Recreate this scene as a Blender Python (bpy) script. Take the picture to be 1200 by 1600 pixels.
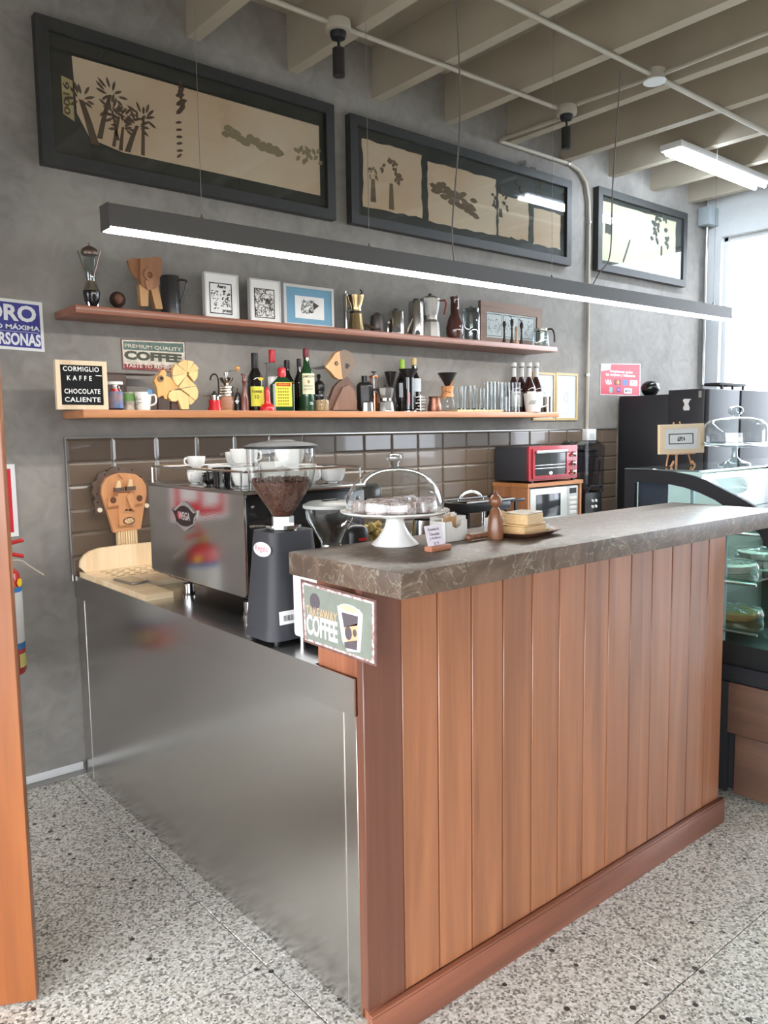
import bpy, bmesh, math, random
from math import pi, sin, cos, radians
from mathutils import Matrix, Vector, Euler
random.seed(7)
for o in list(bpy.data.objects): bpy.data.objects.remove(o)
S = bpy.context.scene
COL = S.collection

# ---------------------------------------------------------------- camera
FPX = 1246.0
CAM = Vector((-1.16605, -3.47589, 1.5))
_y, _p, _r = radians(40.034), radians(-5.882), radians(-0.816)
FW = Vector((sin(_y)*cos(_p), cos(_y)*cos(_p), sin(_p)))
_r0 = FW.cross(Vector((0, 0, 1))).normalized(); _u0 = _r0.cross(FW)
RT = cos(_r)*_r0 + sin(_r)*_u0; UP = -sin(_r)*_r0 + cos(_r)*_u0
cd = bpy.data.cameras.new('camera'); cam = bpy.data.objects.new('camera', cd); COL.objects.link(cam)
cd.sensor_fit = 'VERTICAL'; cd.sensor_height = 24; cd.lens = 24*FPX/1600; cd.clip_start = .02
mm = Matrix((RT, UP, -FW)).transposed().to_4x4(); mm.translation = CAM; cam.matrix_world = mm
S.camera = cam

# ---------------------------------------------------------------- world and exposure
w = bpy.data.worlds.new('sky'); S.world = w; w.use_nodes = True
w.node_tree.nodes['Background'].inputs[0].default_value = (0.90, 0.95, 1.0, 1)
w.node_tree.nodes['Background'].inputs[1].default_value = 7.2
S.view_settings.view_transform = 'Standard'; S.view_settings.look = 'None'
S.view_settings.gamma = 1; S.view_settings.use_curve_mapping = False
S.view_settings.exposure = 0.6
LED_POWER, TUBE_POWER = 42.0, 62.0
c = S.cycles
c.use_denoising = True; c.max_bounces = 8; c.transparent_max_bounces = 24; c.diffuse_bounces = 4
c.glossy_bounces = 4; c.transmission_bounces = 6; c.sample_clamp_indirect = 6; c.caustics_reflective = False; c.caustics_refractive = False

# ---------------------------------------------------------------- measuring helpers (surveying the room from the photograph)
def ray(px, py): return RT*((px-600)/FPX) - UP*((py-800)/FPX) + FW
def on(ax, val, px, py):
    d = ray(px, py); return CAM + d*((val-CAM[ax])/d[ax])
def at(px, py, y): return on(1, y, px, py)
def mpp(p): return (Vector(p)-CAM).dot(FW)/FPX          # metres per pixel at a point
def spot(cx, ytop, wpx, y, z0):
    """thing standing at height z0 and depth y: x, height, radius"""
    p = at(cx, ytop, y); b = Vector((p.x, y, z0)); return p.x, p.z-z0, wpx*mpp(b)/2

# ---------------------------------------------------------------- materials
def lin(c):
    f = lambda v: (v/255/12.92) if v/255 <= .04045 else ((v/255+.055)/1.055)**2.4
    return (f(c[0]), f(c[1]), f(c[2]), 1)
_M = {}
def M(name, col=(128,128,128), rough=.5, metal=0, var=0, vs=8, bump=0, bs=60, coat=0, emis=None, es=0, stretch=None, col2=None, trans=0, ior=1.45, sub=0, aniso=0):
    if name in _M: return _M[name]
    if col == (128,128,128): print('UNDEFINED MATERIAL', name)
    m = bpy.data.materials.new(name); _M[name] = m; m.use_nodes = True
    n, l = m.node_tree.nodes, m.node_tree.links; b = n['Principled BSDF']
    c1 = lin(col); b.inputs['Base Color'].default_value = c1
    b.inputs['Roughness'].default_value = rough; b.inputs['Metallic'].default_value = metal
    b.inputs['Coat Weight'].default_value = coat; b.inputs['Transmission Weight'].default_value = trans; b.inputs['IOR'].default_value = ior
    if aniso: b.inputs['Anisotropic'].default_value = aniso
    if emis: b.inputs['Emission Color'].default_value = lin(emis); b.inputs['Emission Strength'].default_value = es
    if var or bump or col2:
        tc = n.new('ShaderNodeTexCoord'); mp = n.new('ShaderNodeMapping'); l.new(tc.outputs['Object'], mp.inputs[0])
        if stretch: mp.inputs['Scale'].default_value = stretch
    if var or col2:
        c2 = lin(col2) if col2 else tuple(v*(1-var) for v in c1[:3])+(1,)
        t = n.new('ShaderNodeTexNoise'); t.inputs['Scale'].default_value = vs; t.inputs['Detail'].default_value = 5
        l.new(mp.outputs[0], t.inputs['Vector']); r = n.new('ShaderNodeValToRGB'); l.new(t.outputs['Fac'], r.inputs[0])
        r.color_ramp.elements[0].position = .35; r.color_ramp.elements[1].position = .65
        r.color_ramp.elements[0].color = c2; r.color_ramp.elements[1].color = c1
        l.new(r.outputs[0], b.inputs['Base Color'])
    if bump:
        t2 = n.new('ShaderNodeTexNoise'); t2.inputs['Scale'].default_value = bs; t2.inputs['Detail'].default_value = 4
        l.new(mp.outputs[0], t2.inputs['Vector']); bp = n.new('ShaderNodeBump'); bp.inputs['Strength'].default_value = bump
        bp.inputs['Distance'].default_value = .004; l.new(t2.outputs['Fac'], bp.inputs['Height']); l.new(bp.outputs[0], b.inputs['Normal'])
    return m
def wood(name, ca=(160,110,80), cb=(130,84,58), axis=2, scale=1.0, rough=.45, coat=0, jit=0):
    """long-grained wood; grain runs along the given object axis; colour differs a little from piece to piece"""
    if name in _M: return _M[name]
    m = bpy.data.materials.new(name); _M[name] = m; m.use_nodes = True
    n, l = m.node_tree.nodes, m.node_tree.links; b = n['Principled BSDF']
    tc = n.new('ShaderNodeTexCoord'); mp = n.new('ShaderNodeMapping'); oi = n.new('ShaderNodeObjectInfo')
    sc = [14*scale]*3; sc[axis] = .9*scale; mp.inputs['Scale'].default_value = sc
    l.new(tc.outputs['Object'], mp.inputs[0])
    va = n.new('ShaderNodeVectorMath'); va.operation = 'SCALE'; va.inputs[0].default_value = (37, 11, 23); l.new(oi.outputs['Random'], va.inputs['Scale'])
    l.new(va.outputs[0], mp.inputs['Location'])
    t = n.new('ShaderNodeTexNoise'); t.inputs['Scale'].default_value = 1; t.inputs['Detail'].default_value = 6; t.inputs['Distortion'].default_value = .8; l.new(mp.outputs[0], t.inputs[0])
    r = n.new('ShaderNodeValToRGB'); r.color_ramp.elements[0].position = .3; r.color_ramp.elements[1].position = .7
    r.color_ramp.elements[0].color = lin(cb); r.color_ramp.elements[1].color = lin(ca); l.new(t.outputs['Fac'], r.inputs[0])
    sc2 = [110*scale]*3; sc2[axis] = 3*scale
    mp2 = n.new('ShaderNodeMapping'); mp2.inputs['Scale'].default_value = sc2; l.new(tc.outputs['Object'], mp2.inputs[0]); l.new(va.outputs[0], mp2.inputs['Location'])
    t2 = n.new('ShaderNodeTexNoise'); t2.inputs['Scale'].default_value = 1; t2.inputs['Detail'].default_value = 3; l.new(mp2.outputs[0], t2.inputs[0])
    h = n.new('ShaderNodeHueSaturation'); l.new(r.outputs[0], h.inputs['Color'])
    ma = n.new('ShaderNodeMath'); ma.operation = 'MULTIPLY_ADD'; ma.inputs[1].default_value = .35; ma.inputs[2].default_value = .83; l.new(t2.outputs['Fac'], ma.inputs[0])
    mb = n.new('ShaderNodeMath'); mb.operation = 'MULTIPLY_ADD'; mb.inputs[1].default_value = jit; l.new(oi.outputs['Random'], mb.inputs[0]); l.new(ma.outputs[0], mb.inputs[2])
    l.new(mb.outputs[0], h.inputs['Value']); l.new(h.outputs[0], b.inputs['Base Color'])
    b.inputs['Roughness'].default_value = rough; b.inputs['Coat Weight'].default_value = coat; b.inputs['Coat Roughness'].default_value = .15
    bp = n.new('ShaderNodeBump'); bp.inputs['Strength'].default_value = .15; bp.inputs['Distance'].default_value = .001; l.new(t2.outputs['Fac'], bp.inputs['Height']); l.new(bp.outputs[0], b.inputs['Normal'])
    return m
def glass(name, tint=(245,248,248), refl=1.0, rough=.02):
    """thin clear glass: see-through with Fresnel reflections"""
    if name in _M: return _M[name]
    m = bpy.data.materials.new(name); _M[name] = m; m.use_nodes = True
    n, l = m.node_tree.nodes, m.node_tree.links; n.remove(n['Principled BSDF'])
    tr = n.new('ShaderNodeBsdfTransparent'); tr.inputs[0].default_value = lin(tint)
    g = n.new('ShaderNodeBsdfGlossy'); g.inputs['Roughness'].default_value = rough
    ge = n.new('ShaderNodeNewGeometry'); dt = n.new('ShaderNodeVectorMath'); dt.operation = 'DOT_PRODUCT'
    l.new(ge.outputs['Normal'], dt.inputs[0]); l.new(ge.outputs['Incoming'], dt.inputs[1])
    def mth(op, a, b=None):
        q = n.new('ShaderNodeMath'); q.operation = op
        for i, v in enumerate((a, b)):
            if v is None: continue
            if isinstance(v, (int, float)): q.inputs[i].default_value = v
            else: l.new(v, q.inputs[i])
        return q.outputs[0]
    sch = mth('POWER', mth('SUBTRACT', 1.0, mth('ABSOLUTE', dt.outputs['Value'])), 5.0)
    fr = mth('ADD', mth('MULTIPLY', sch, .96), .04)
    ml = n.new('ShaderNodeMath'); ml.operation = 'MULTIPLY'; ml.inputs[1].default_value = refl; ml.use_clamp = True; l.new(fr, ml.inputs[0])
    mx = n.new('ShaderNodeMixShader'); l.new(ml.outputs[0], mx.inputs[0]); l.new(tr.outputs[0], mx.inputs[1]); l.new(g.outputs[0], mx.inputs[2])
    l.new(mx.outputs[0], n['Material Output'].inputs[0]); return m
def emit(name, col=(255,255,255), s=1):
    if name in _M: return _M[name]
    m = bpy.data.materials.new(name); _M[name] = m; m.use_nodes = True
    n, l = m.node_tree.nodes, m.node_tree.links; n.remove(n['Principled BSDF'])
    e = n.new('ShaderNodeEmission'); e.inputs[0].default_value = lin(col); e.inputs[1].default_value = s
    l.new(e.outputs[0], n['Material Output'].inputs[0]); return m

def mat_concrete(name, a, b_, rough=.75, coat=0):
    m = bpy.data.materials.new(name); m.use_nodes = True; n, l = m.node_tree.nodes, m.node_tree.links; b = n['Principled BSDF']
    tc = n.new('ShaderNodeTexCoord')
    def noise(s, d, dist=0):
        t = n.new('ShaderNodeTexNoise'); t.inputs['Scale'].default_value = s; t.inputs['Detail'].default_value = d; t.inputs['Distortion'].default_value = dist
        l.new(tc.outputs['Object'], t.inputs['Vector']); return t
    t1 = noise(1.6, 6, .6); t2 = noise(9, 6, 1.5)
    ad = n.new('ShaderNodeMath'); ad.operation = 'MULTIPLY_ADD'; ad.inputs[1].default_value = .35; l.new(t2.outputs['Fac'], ad.inputs[0]); 
    ml = n.new('ShaderNodeMath'); ml.operation = 'MULTIPLY'; ml.inputs[1].default_value = .65; l.new(t1.outputs['Fac'], ml.inputs[0]); l.new(ml.outputs[0], ad.inputs[2])
    r = n.new('ShaderNodeValToRGB'); r.color_ramp.elements[0].position = .36; r.color_ramp.elements[1].position = .64
    r.color_ramp.elements[0].color = lin(b_); r.color_ramp.elements[1].color = lin(a); l.new(ad.outputs[0], r.inputs[0]); l.new(r.outputs[0], b.inputs['Base Color'])
    b.inputs['Roughness'].default_value = rough; b.inputs['Coat Weight'].default_value = coat
    bp = n.new('ShaderNodeBump'); bp.inputs['Strength'].default_value = .12; bp.inputs['Distance'].default_value = .01; l.new(t2.outputs['Fac'], bp.inputs['Height']); l.new(bp.outputs[0], b.inputs['Normal'])
    return m
def mat_granite():
    m = bpy.data.materials.new('granite_floor'); m.use_nodes = True; n, l = m.node_tree.nodes, m.node_tree.links; b = n['Principled BSDF']
    tc = n.new('ShaderNodeTexCoord'); geo = n.new('ShaderNodeNewGeometry')
    def vor(s, pos):
        v = n.new('ShaderNodeTexVoronoi'); v.inputs['Scale'].default_value = s; l.new(geo.outputs['Position'], v.inputs['Vector'])
        return v
    v1 = vor(150, 0); r1 = n.new('ShaderNodeValToRGB'); cr = r1.color_ramp; cr.interpolation = 'CONSTANT'
    sp = n.new('ShaderNodeSeparateColor'); l.new(v1.outputs['Color'], sp.inputs[0]); l.new(sp.outputs[0], r1.inputs[0])
    cr.elements[0].color = lin((122,119,112)); cr.elements[1].position = .14; cr.elements[1].color = lin((172,167,156))
    for p_, c_ in ((.34, (216,212,203)), (.62, (200,195,184)), (.8, (232,229,222)), (.96, (150,142,130))):
        e = cr.elements.new(p_); e.color = lin(c_)
    v2 = vor(38, 0); s2 = n.new('ShaderNodeSeparateColor'); l.new(v2.outputs['Color'], s2.inputs[0])
    g1 = n.new('ShaderNodeMath'); g1.operation = 'GREATER_THAN'; g1.inputs[1].default_value = .955; l.new(s2.outputs[0], g1.inputs[0])
    g2 = n.new('ShaderNodeMath'); g2.operation = 'LESS_THAN'; g2.inputs[1].default_value = .33; l.new(v2.outputs['Distance'], g2.inputs[0])
    gg = n.new('ShaderNodeMath'); gg.operation = 'MULTIPLY'; l.new(g1.outputs[0], gg.inputs[0]); l.new(g2.outputs[0], gg.inputs[1])
    mx = n.new('ShaderNodeMix'); mx.data_type = 'RGBA'; l.new(gg.outputs[0], mx.inputs[0]); l.new(r1.outputs[0], mx.inputs[6]); mx.inputs[7].default_value = lin((62,58,54))
    t = n.new('ShaderNodeTexNoise'); t.inputs['Scale'].default_value = 2.2; t.inputs['Detail'].default_value = 4; l.new(geo.outputs['Position'], t.inputs['Vector'])
    oi = n.new('ShaderNodeObjectInfo'); ma = n.new('ShaderNodeMath'); ma.operation = 'MULTIPLY_ADD'; ma.inputs[1].default_value = .3; ma.inputs[2].default_value = .8; l.new(t.outputs['Fac'], ma.inputs[0])
    mb = n.new('ShaderNodeMath'); mb.operation = 'MULTIPLY_ADD'; mb.inputs[1].default_value = .08; l.new(oi.outputs['Random'], mb.inputs[0]); l.new(ma.outputs[0], mb.inputs[2])
    h = n.new('ShaderNodeHueSaturation'); l.new(mx.outputs[2], h.inputs['Color']); l.new(mb.outputs[0], h.inputs['Value']); l.new(h.outputs[0], b.inputs['Base Color'])
    b.inputs['Roughness'].default_value = .38; b.inputs['Specular IOR Level'].default_value = .4
    return m
def mat_slab():
    """brown marble-look quartz with pale veins"""
    m = bpy.data.materials.new('brown_veined_stone'); m.use_nodes = True; n, l = m.node_tree.nodes, m.node_tree.links; b = n['Principled BSDF']
    tc = n.new('ShaderNodeTexCoord')
    t = n.new('ShaderNodeTexNoise'); t.inputs['Scale'].default_value = 9; t.inputs['Detail'].default_value = 8; t.inputs['Distortion'].default_value = 2.2; l.new(tc.outputs['Object'], t.inputs[0])
    r = n.new('ShaderNodeValToRGB'); cr = r.color_ramp; cr.elements[0].position = .4; cr.elements[0].color = lin((82,66,55)); cr.elements[1].position = .62; cr.elements[1].color = lin((104,86,73)); l.new(t.outputs['Fac'], r.inputs[0])
    t2 = n.new('ShaderNodeTexNoise'); t2.inputs['Scale'].default_value = 14; t2.inputs['Detail'].default_value = 10; t2.inputs['Distortion'].default_value = 1.4; l.new(tc.outputs['Object'], t2.inputs[0])
    r2 = n.new('ShaderNodeValToRGB'); cr = r2.color_ramp; cr.elements[0].position = .49; cr.elements[0].color = (0,0,0,1); cr.elements[1].position = .505; cr.elements[1].color = (.8,.8,.8,1); e = cr.elements.new(.52); e.color = (0,0,0,1); l.new(t2.outputs['Fac'], r2.inputs[0])
    mx = n.new('ShaderNodeMix'); mx.data_type = 'RGBA'; l.new(r2.outputs[0], mx.inputs[0]); l.new(r.outputs[0], mx.inputs[6]); mx.inputs[7].default_value = lin((142,136,120))
    l.new(mx.outputs[2], b.inputs['Base Color']); b.inputs['Roughness'].default_value = .42; return m
def mat_steel(name, base=(206,203,200), rough=.30, axis=1, warp=0):
    m = bpy.data.materials.new(name); m.use_nodes = True; n, l = m.node_tree.nodes, m.node_tree.links; b = n['Principled BSDF']
    b.inputs['Base Color'].default_value = lin(base); b.inputs['Metallic'].default_value = 1; b.inputs['Roughness'].default_value = rough
    tc = n.new('ShaderNodeTexCoord'); mp = n.new('ShaderNodeMapping'); sc = [500]*3; sc[axis] = 6; mp.inputs['Scale'].default_value = sc
    l.new(tc.outputs['Object'], mp.inputs[0]); t = n.new('ShaderNodeTexNoise'); t.inputs['Scale'].default_value = 1; t.inputs['Detail'].default_value = 2; l.new(mp.outputs[0], t.inputs[0])
    bp = n.new('ShaderNodeBump'); bp.inputs['Strength'].default_value = .06; bp.inputs['Distance'].default_value = .001; l.new(t.outputs['Fac'], bp.inputs['Height'])
    if warp:
        t2 = n.new('ShaderNodeTexNoise'); t2.inputs['Scale'].default_value = 1.1; t2.inputs['Detail'].default_value = 1; l.new(tc.outputs['Object'], t2.inputs[0])
        b2 = n.new('ShaderNodeBump'); b2.inputs['Strength'].default_value = 1; b2.inputs['Distance'].default_value = warp; l.new(t2.outputs['Fac'], b2.inputs['Height']); l.new(b2.outputs[0], bp.inputs['Normal'])
    l.new(bp.outputs[0], b.inputs['Normal'])
    t3 = n.new('ShaderNodeTexNoise'); t3.inputs['Scale'].default_value = 3; t3.inputs['Detail'].default_value = 5; l.new(tc.outputs['Object'], t3.inputs[0])
    mr = n.new('ShaderNodeMapRange'); mr.inputs[3].default_value = rough*.8; mr.inputs[4].default_value = rough*1.25; l.new(t3.outputs['Fac'], mr.inputs[0]); l.new(mr.outputs[0], b.inputs['Roughness'])
    return m

# ---------------------------------------------------------------- mesh helpers
class B:
    """collects shapes; build() links them as one mesh object"""
    def __init__(s): s.bm = bmesh.new()
    def box(s, x0, x1, y0, y1, z0, z1, bev=0, mtx=None, seg=2):
        r = bmesh.ops.create_cube(s.bm, size=1)['verts']
        for v in r: v.co = Vector(((x0+x1)/2+v.co.x*(x1-x0), (y0+y1)/2+v.co.y*(y1-y0), (z0+z1)/2+v.co.z*(z1-z0)))
        if bev:
            es = {e for v in r for e in v.link_edges}
            rr = bmesh.ops.bevel(s.bm, geom=list(es), offset=bev, segments=seg, affect='EDGES', profile=.5)
            r = list({v for f in rr['faces'] for v in f.verts} | {v for v in r if v.is_valid})
        if mtx is not None:
            for v in r: v.co = mtx @ v.co
        return s
    def lathe(s, prof, seg=24, c=(0, 0, 0), mtx=None, a0=0, a1=2*pi, poly=False):
        """prof: list of (radius, z) from bottom to top"""
        full = abs(a1-a0-2*pi) < 1e-6; n = seg if full else seg+1; rings = []; allv = []
        for (r, z) in prof:
            if r < 1e-6: ring = [s.bm.verts.new((c[0], c[1], c[2]+z))]
            else: ring = [s.bm.verts.new((c[0]+r*cos(a0+(a1-a0)*i/seg), c[1]+r*sin(a0+(a1-a0)*i/seg), c[2]+z)) for i in range(n)]
            rings.append(ring); allv += ring
        for a, b in zip(rings, rings[1:]):
            for i in range(n if full else n-1):
                j = (i+1) % n
                if len(a) == 1 and len(b) == 1: continue
                if len(a) == 1: s.bm.faces.new((a[0], b[j], b[i]))
                elif len(b) == 1: s.bm.faces.new((a[i], a[j], b[0]))
                else: s.bm.faces.new((a[i], a[j], b[j], b[i]))
        if mtx is not None:
            for v in allv: v.co = mtx @ v.co
        return s
    def tube(s, pts, r, seg=8, closed=False, caps=True):
        pts = [Vector(p) for p in pts]; n = len(pts); rings = []; rr = r if isinstance(r, (list, tuple)) else [r]*n
        prev = None
        for i, p in enumerate(pts):
            if closed: t = pts[(i+1) % n]-pts[i-1]
            else: t = pts[min(i+1, n-1)]-pts[max(i-1, 0)]
            t.normalize()
            if prev is None:
                u = t.cross(Vector((0, 0, 1)) if abs(t.z) < .9 else Vector((1, 0, 0))).normalized()
            else:
                u = (prev-t*prev.dot(t)).normalized()
            prev = u; v = t.cross(u)
            rings.append([s.bm.verts.new(p+(u*cos(2*pi*k/seg)+v*sin(2*pi*k/seg))*rr[i]) for k in range(seg)])
        m = n if closed else n-1
        for i in range(m):
            a, b = rings[i], rings[(i+1) % n]
            for k in range(seg): s.bm.faces.new((a[k], a[(k+1) % seg], b[(k+1) % seg], b[k]))
        if not closed and caps:
            s.bm.faces.new(rings[0][::-1]); s.bm.faces.new(rings[-1])
        return s
    def prism(s, poly, d, mtx, d0=0):
        """2-D outline extruded from d0 to d along local z, placed with mtx"""
        a = [s.bm.verts.new(mtx @ Vector((x, y, d0))) for x, y in poly]; b = [s.bm.verts.new(mtx @ Vector((x, y, d))) for x, y in poly]
        n = len(poly)
        area = sum(poly[i][0]*poly[(i+1) % n][1]-poly[(i+1) % n][0]*poly[i][1] for i in range(n))
        if area < 0: a.reverse(); b.reverse()
        s.bm.faces.new(b); s.bm.faces.new(a[::-1])
        for i in range(n): s.bm.faces.new((a[i], a[(i+1) % n], b[(i+1) % n], b[i]))
        return s
    def sphere(s, c, r, sc=(1, 1, 1), u=16, v=10, mtx=None):
        rr = bmesh.ops.create_uvsphere(s.bm, u_segments=u, v_segments=v, radius=r)['verts']
        for w_ in rr:
            w_.co = Vector((w_.co.x*sc[0]+c[0], w_.co.y*sc[1]+c[1], w_.co.z*sc[2]+c[2]))
            if mtx is not None: w_.co = mtx @ w_.co
        return s
    def quad(s, *p):
        s.bm.faces.new([s.bm.verts.new(q) for q in p]); return s
    def build(s, name, mat, parent=None, smooth=None, loc=None):
        me = bpy.data.meshes.new(name); bmesh.ops.recalc_face_normals(s.bm, faces=s.bm.faces) if smooth != 'raw' else None
        s.bm.to_mesh(me); s.bm.free(); me.materials.append(mat)
        o = bpy.data.objects.new(name, me); COL.objects.link(o)
        if parent: o.parent = parent
        if loc is not None: o.location = loc
        ang = radians(38) if smooth is None else smooth
        if ang != 'raw' and ang:
            me.shade_smooth(); me.set_sharp_from_angle(angle=ang)
        return o
def tag(o, label=None, cat=None, group=None, kind=None):
    for k, v in (('label', label), ('category', cat), ('group', group), ('kind', kind)):
        if v: o[k] = v
    return o
def thing(name, label, cat, loc=(0, 0, 0), rz=0, group=None):
    o = bpy.data.objects.new(name, None); COL.objects.link(o); o.location = loc; o.rotation_euler = (0, 0, rz); o.empty_display_size = .05
    return tag(o, label, cat, group)
def copy_thing(src, loc, rz=None, label=None, group=None, scale=None):
    def cp(o, par):
        k = o.copy(); COL.objects.link(k); k.parent = par
        for ch in o.children: cp(ch, k)
        return k
    r = cp(src, None); r.location = loc
    if rz is not None: r.rotation_euler = (0, 0, rz)
    if label: r['label'] = label
    if group: r['group'] = group
    if scale: r.scale = scale
    return r
def basis(o, x, y):
    x = Vector(x).normalized(); y = Vector(y).normalized(); z = x.cross(y)
    m = Matrix((x, y, z)).transposed().to_4x4(); m.translation = Vector(o); return m
def MB(x, y, z, rot=0, lean=0):     # plane facing the room from the back wall
    return Matrix.Translation((x, y, z)) @ basis((0, 0, 0), (1, 0, 0), (0, 0, 1)) @ Matrix.Rotation(rot, 4, 'Z') @ Matrix.Rotation(lean, 4, 'X')
def ML(x, y, z, rot=0):             # plane facing left (-x)
    return basis((x, y, z), (0, -1, 0), (0, 0, 1)) @ Matrix.Rotation(rot, 4, 'Z')
def text(s, mat, parent, mtx, w=None, h=None, name='lettering', bold=0, depth=.0004, align='CENTER', space=1):
    cu = bpy.data.curves.new('t', 'FONT'); cu.body = s; cu.align_x = align; cu.align_y = 'CENTER'; cu.offset = bold; cu.space_character = space; cu.extrude = .0001; cu.resolution_u = 3
    o = bpy.data.objects.new('t', cu); COL.objects.link(o); bpy.context.view_layer.update()
    me = bpy.data.meshes.new_from_object(o.evaluated_get(bpy.context.evaluated_depsgraph_get())); bpy.data.objects.remove(o)
    xs = [v.co.x for v in me.vertices]; ys = [v.co.y for v in me.vertices]
    W, H = max(xs)-min(xs), max(ys)-min(ys); sx = (w/W) if w else (h/H); sy = (h/H) if h else sx
    cx, cy = (max(xs)+min(xs))/2, (max(ys)+min(ys))/2
    for v in me.vertices: v.co = mtx @ Vector(((v.co.x-cx)*sx, (v.co.y-cy)*sy, depth if v.co.z > 0 else 0))
    me.materials.clear(); me.materials.append(mat)
    o = bpy.data.objects.new(name, me); COL.objects.link(o); o.parent = parent; return o
def circ(cx, cy, rx, ry=None, n=20, a0=0, a1=2*pi):
    ry = ry or rx; full = abs(a1-a0-2*pi) < 1e-6
    return [(cx+rx*cos(a0+(a1-a0)*i/(n if full else n-1)), cy+ry*sin(a0+(a1-a0)*i/(n if full else n-1))) for i in range(n)]
def rrect(x0, y0, x1, y1, r, n=5):
    o = []
    for cx, cy, a in ((x1-r, y1-r, 0), (x0+r, y1-r, pi/2), (x0+r, y0+r, pi), (x1-r, y0+r, 3*pi/2)):
        o += [(cx+r*cos(a+pi/2*i/n), cy+r*sin(a+pi/2*i/n)) for i in range(n+1)]
    return o
def ring(bd, o_, i_, d, mtx, d0=0):
    """picture-frame shaped ring between two outlines with equal point counts"""
    n = len(o_); V = lambda p, z: bd.bm.verts.new(mtx @ Vector((p[0], p[1], z)))
    a, b = [V(p, d) for p in o_], [V(p, d) for p in i_]; c_, e = [V(p, d0) for p in o_], [V(p, d0) for p in i_]
    for i in range(n):
        j = (i+1) % n
        for q in ((a[i], a[j], b[j], b[i]), (c_[j], c_[i], e[i], e[j]), (a[j], a[i], c_[i], c_[j]), (b[i], b[j], e[j], e[i])): bd.bm.faces.new(q)
def rect(x0, y0, x1, y1): return [(x0, y0), (x1, y0), (x1, y1), (x0, y1)]

# shared materials
STEEL = mat_steel('brushed_steel', rough=.22, warp=.003)
STEEL2 = mat_steel('counter_steel', (200,197,194), .24)
CHROME = M('chrome', (205,205,205), .12, 1)
ALU = M('cast_aluminium', (190,190,188), .3, 1)
WHITE = M('white_ceramic', (232,230,226), .25, coat=.3)
BLACKP = M('black_plastic', (24,24,26), .35)
BLACKM = M('black_matt', (30,30,33), .6)
WHITEP = M('white_paint', (225,226,226), .5)
PAPER = M('paper', (232,232,230), .8)
INK = M('black_ink', (28,27,27), .8)
CLEAR = glass('clear_glass')
PANE = glass('pane_glass', refl=1.3, rough=.005)
TUMBLER = glass('tumbler_glass', (250,251,251), refl=1.0)
RED = M('red_plastic', (190,28,34), .3, coat=.4)

# ================================================================ ROOM
concrete = mat_concrete('grey_microcement', (154,149,143), (122,118,114))
x0r, x1r, y0r, zc = -3.2, 5.29, -5.6, 3.545
wb = B().box(x0r, x1r+.15, 0, .15, 0, zc).build('wall_back', concrete); tag(wb, kind='structure')
# end wall on the right with a large bright window
ew = mat_concrete('white_render', (236,238,239), (226,229,231))
WY0, WY1, WZ0, WZ1 = -2.2, -.13, 1.0, 3.03
e = B(); e.box(x1r, x1r+.15, WY1, 0, 0, zc); e.box(x1r, x1r+.15, y0r, -5.2, 0, zc); e.box(x1r, x1r+.15, -3.3, WY0, 0, zc); e.box(x1r, x1r+.15, -5.2, -3.3, 2.3, zc); e.box(x1r, x1r+.15, WY0, WY1, 0, WZ0); e.box(x1r, x1r+.15, WY0, WY1, WZ1, zc)
tag(e.build('wall_right', ew), kind='structure')
wf = B(); f = .03
wf.box(x1r+.06, x1r+.11, WY0, WY1, WZ0, WZ0+f); wf.box(x1r+.06, x1r+.11, WY0, WY1, WZ1-f, WZ1); wf.box(x1r+.06, x1r+.11, WY0, WY0+f, WZ0, WZ1); wf.box(x1r+.06, x1r+.11, WY1-f, WY1, WZ0, WZ1); wf.box(x1r+.06, x1r+.11, -1.7, -1.66, WZ0, WZ1)
win = bpy.data.objects.new('window_1', None); COL.objects.link(win); win['kind'] = 'structure'
wf.build('window_frame', WHITEP, win); B().box(x1r+.08, x1r+.084, WY0+f, WY1-f, WZ0+f, WZ1-f).build('pane', glass('window_glass', (250,252,255), 1), win)
w2 = bpy.data.objects.new('window_2', None); COL.objects.link(w2); w2['kind'] = 'structure'
B().box(x1r+.06, x1r+.11, -5.2, -5.16, 0, 2.3).box(x1r+.06, x1r+.11, -3.34, -3.3, 0, 2.3).box(x1r+.06, x1r+.11, -5.2, -3.3, 2.26, 2.3).build('window_frame', WHITEP, w2); B().box(x1r+.08, x1r+.084, -5.16, -3.34, 0, 2.26).build('pane', glass('window_glass'), w2)
# left wall with the street opening; front wall
lw = B(); lw.box(x0r-.15, x0r, -.5, .15, 0, zc); lw.box(x0r-.15, x0r, y0r, -.5, 2.35, zc)
tag(lw.build('wall_left', concrete), kind='structure')
fw = B(); fw.box(x0r, x1r, y0r-.15, y0r, 2.3, zc); fw.box(-.6, x1r, y0r-.15, y0r, 0, 2.45)
tag(fw.build('wall_front', concrete), kind='structure')
ceil_m = M('ceiling_paint', (174,164,147), .8, var=.08, vs=3)
ce = B().box(x0r-.15, x1r+.15, y0r-.15, .15, zc, zc+.1).build('ceiling', ceil_m); tag(ce, kind='structure')
beam0 = None
for k in range(-6, 9):
    x = .625+.545*k
    if k == -6 or beam0 is None:
        beam0 = B().box(0, .065, y0r, 0, 3.28, zc).build('beam', ceil_m, ce, loc=(x, 0, 0))
    else:
        b_ = beam0.copy(); COL.objects.link(b_); b_.location.x = x
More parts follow.
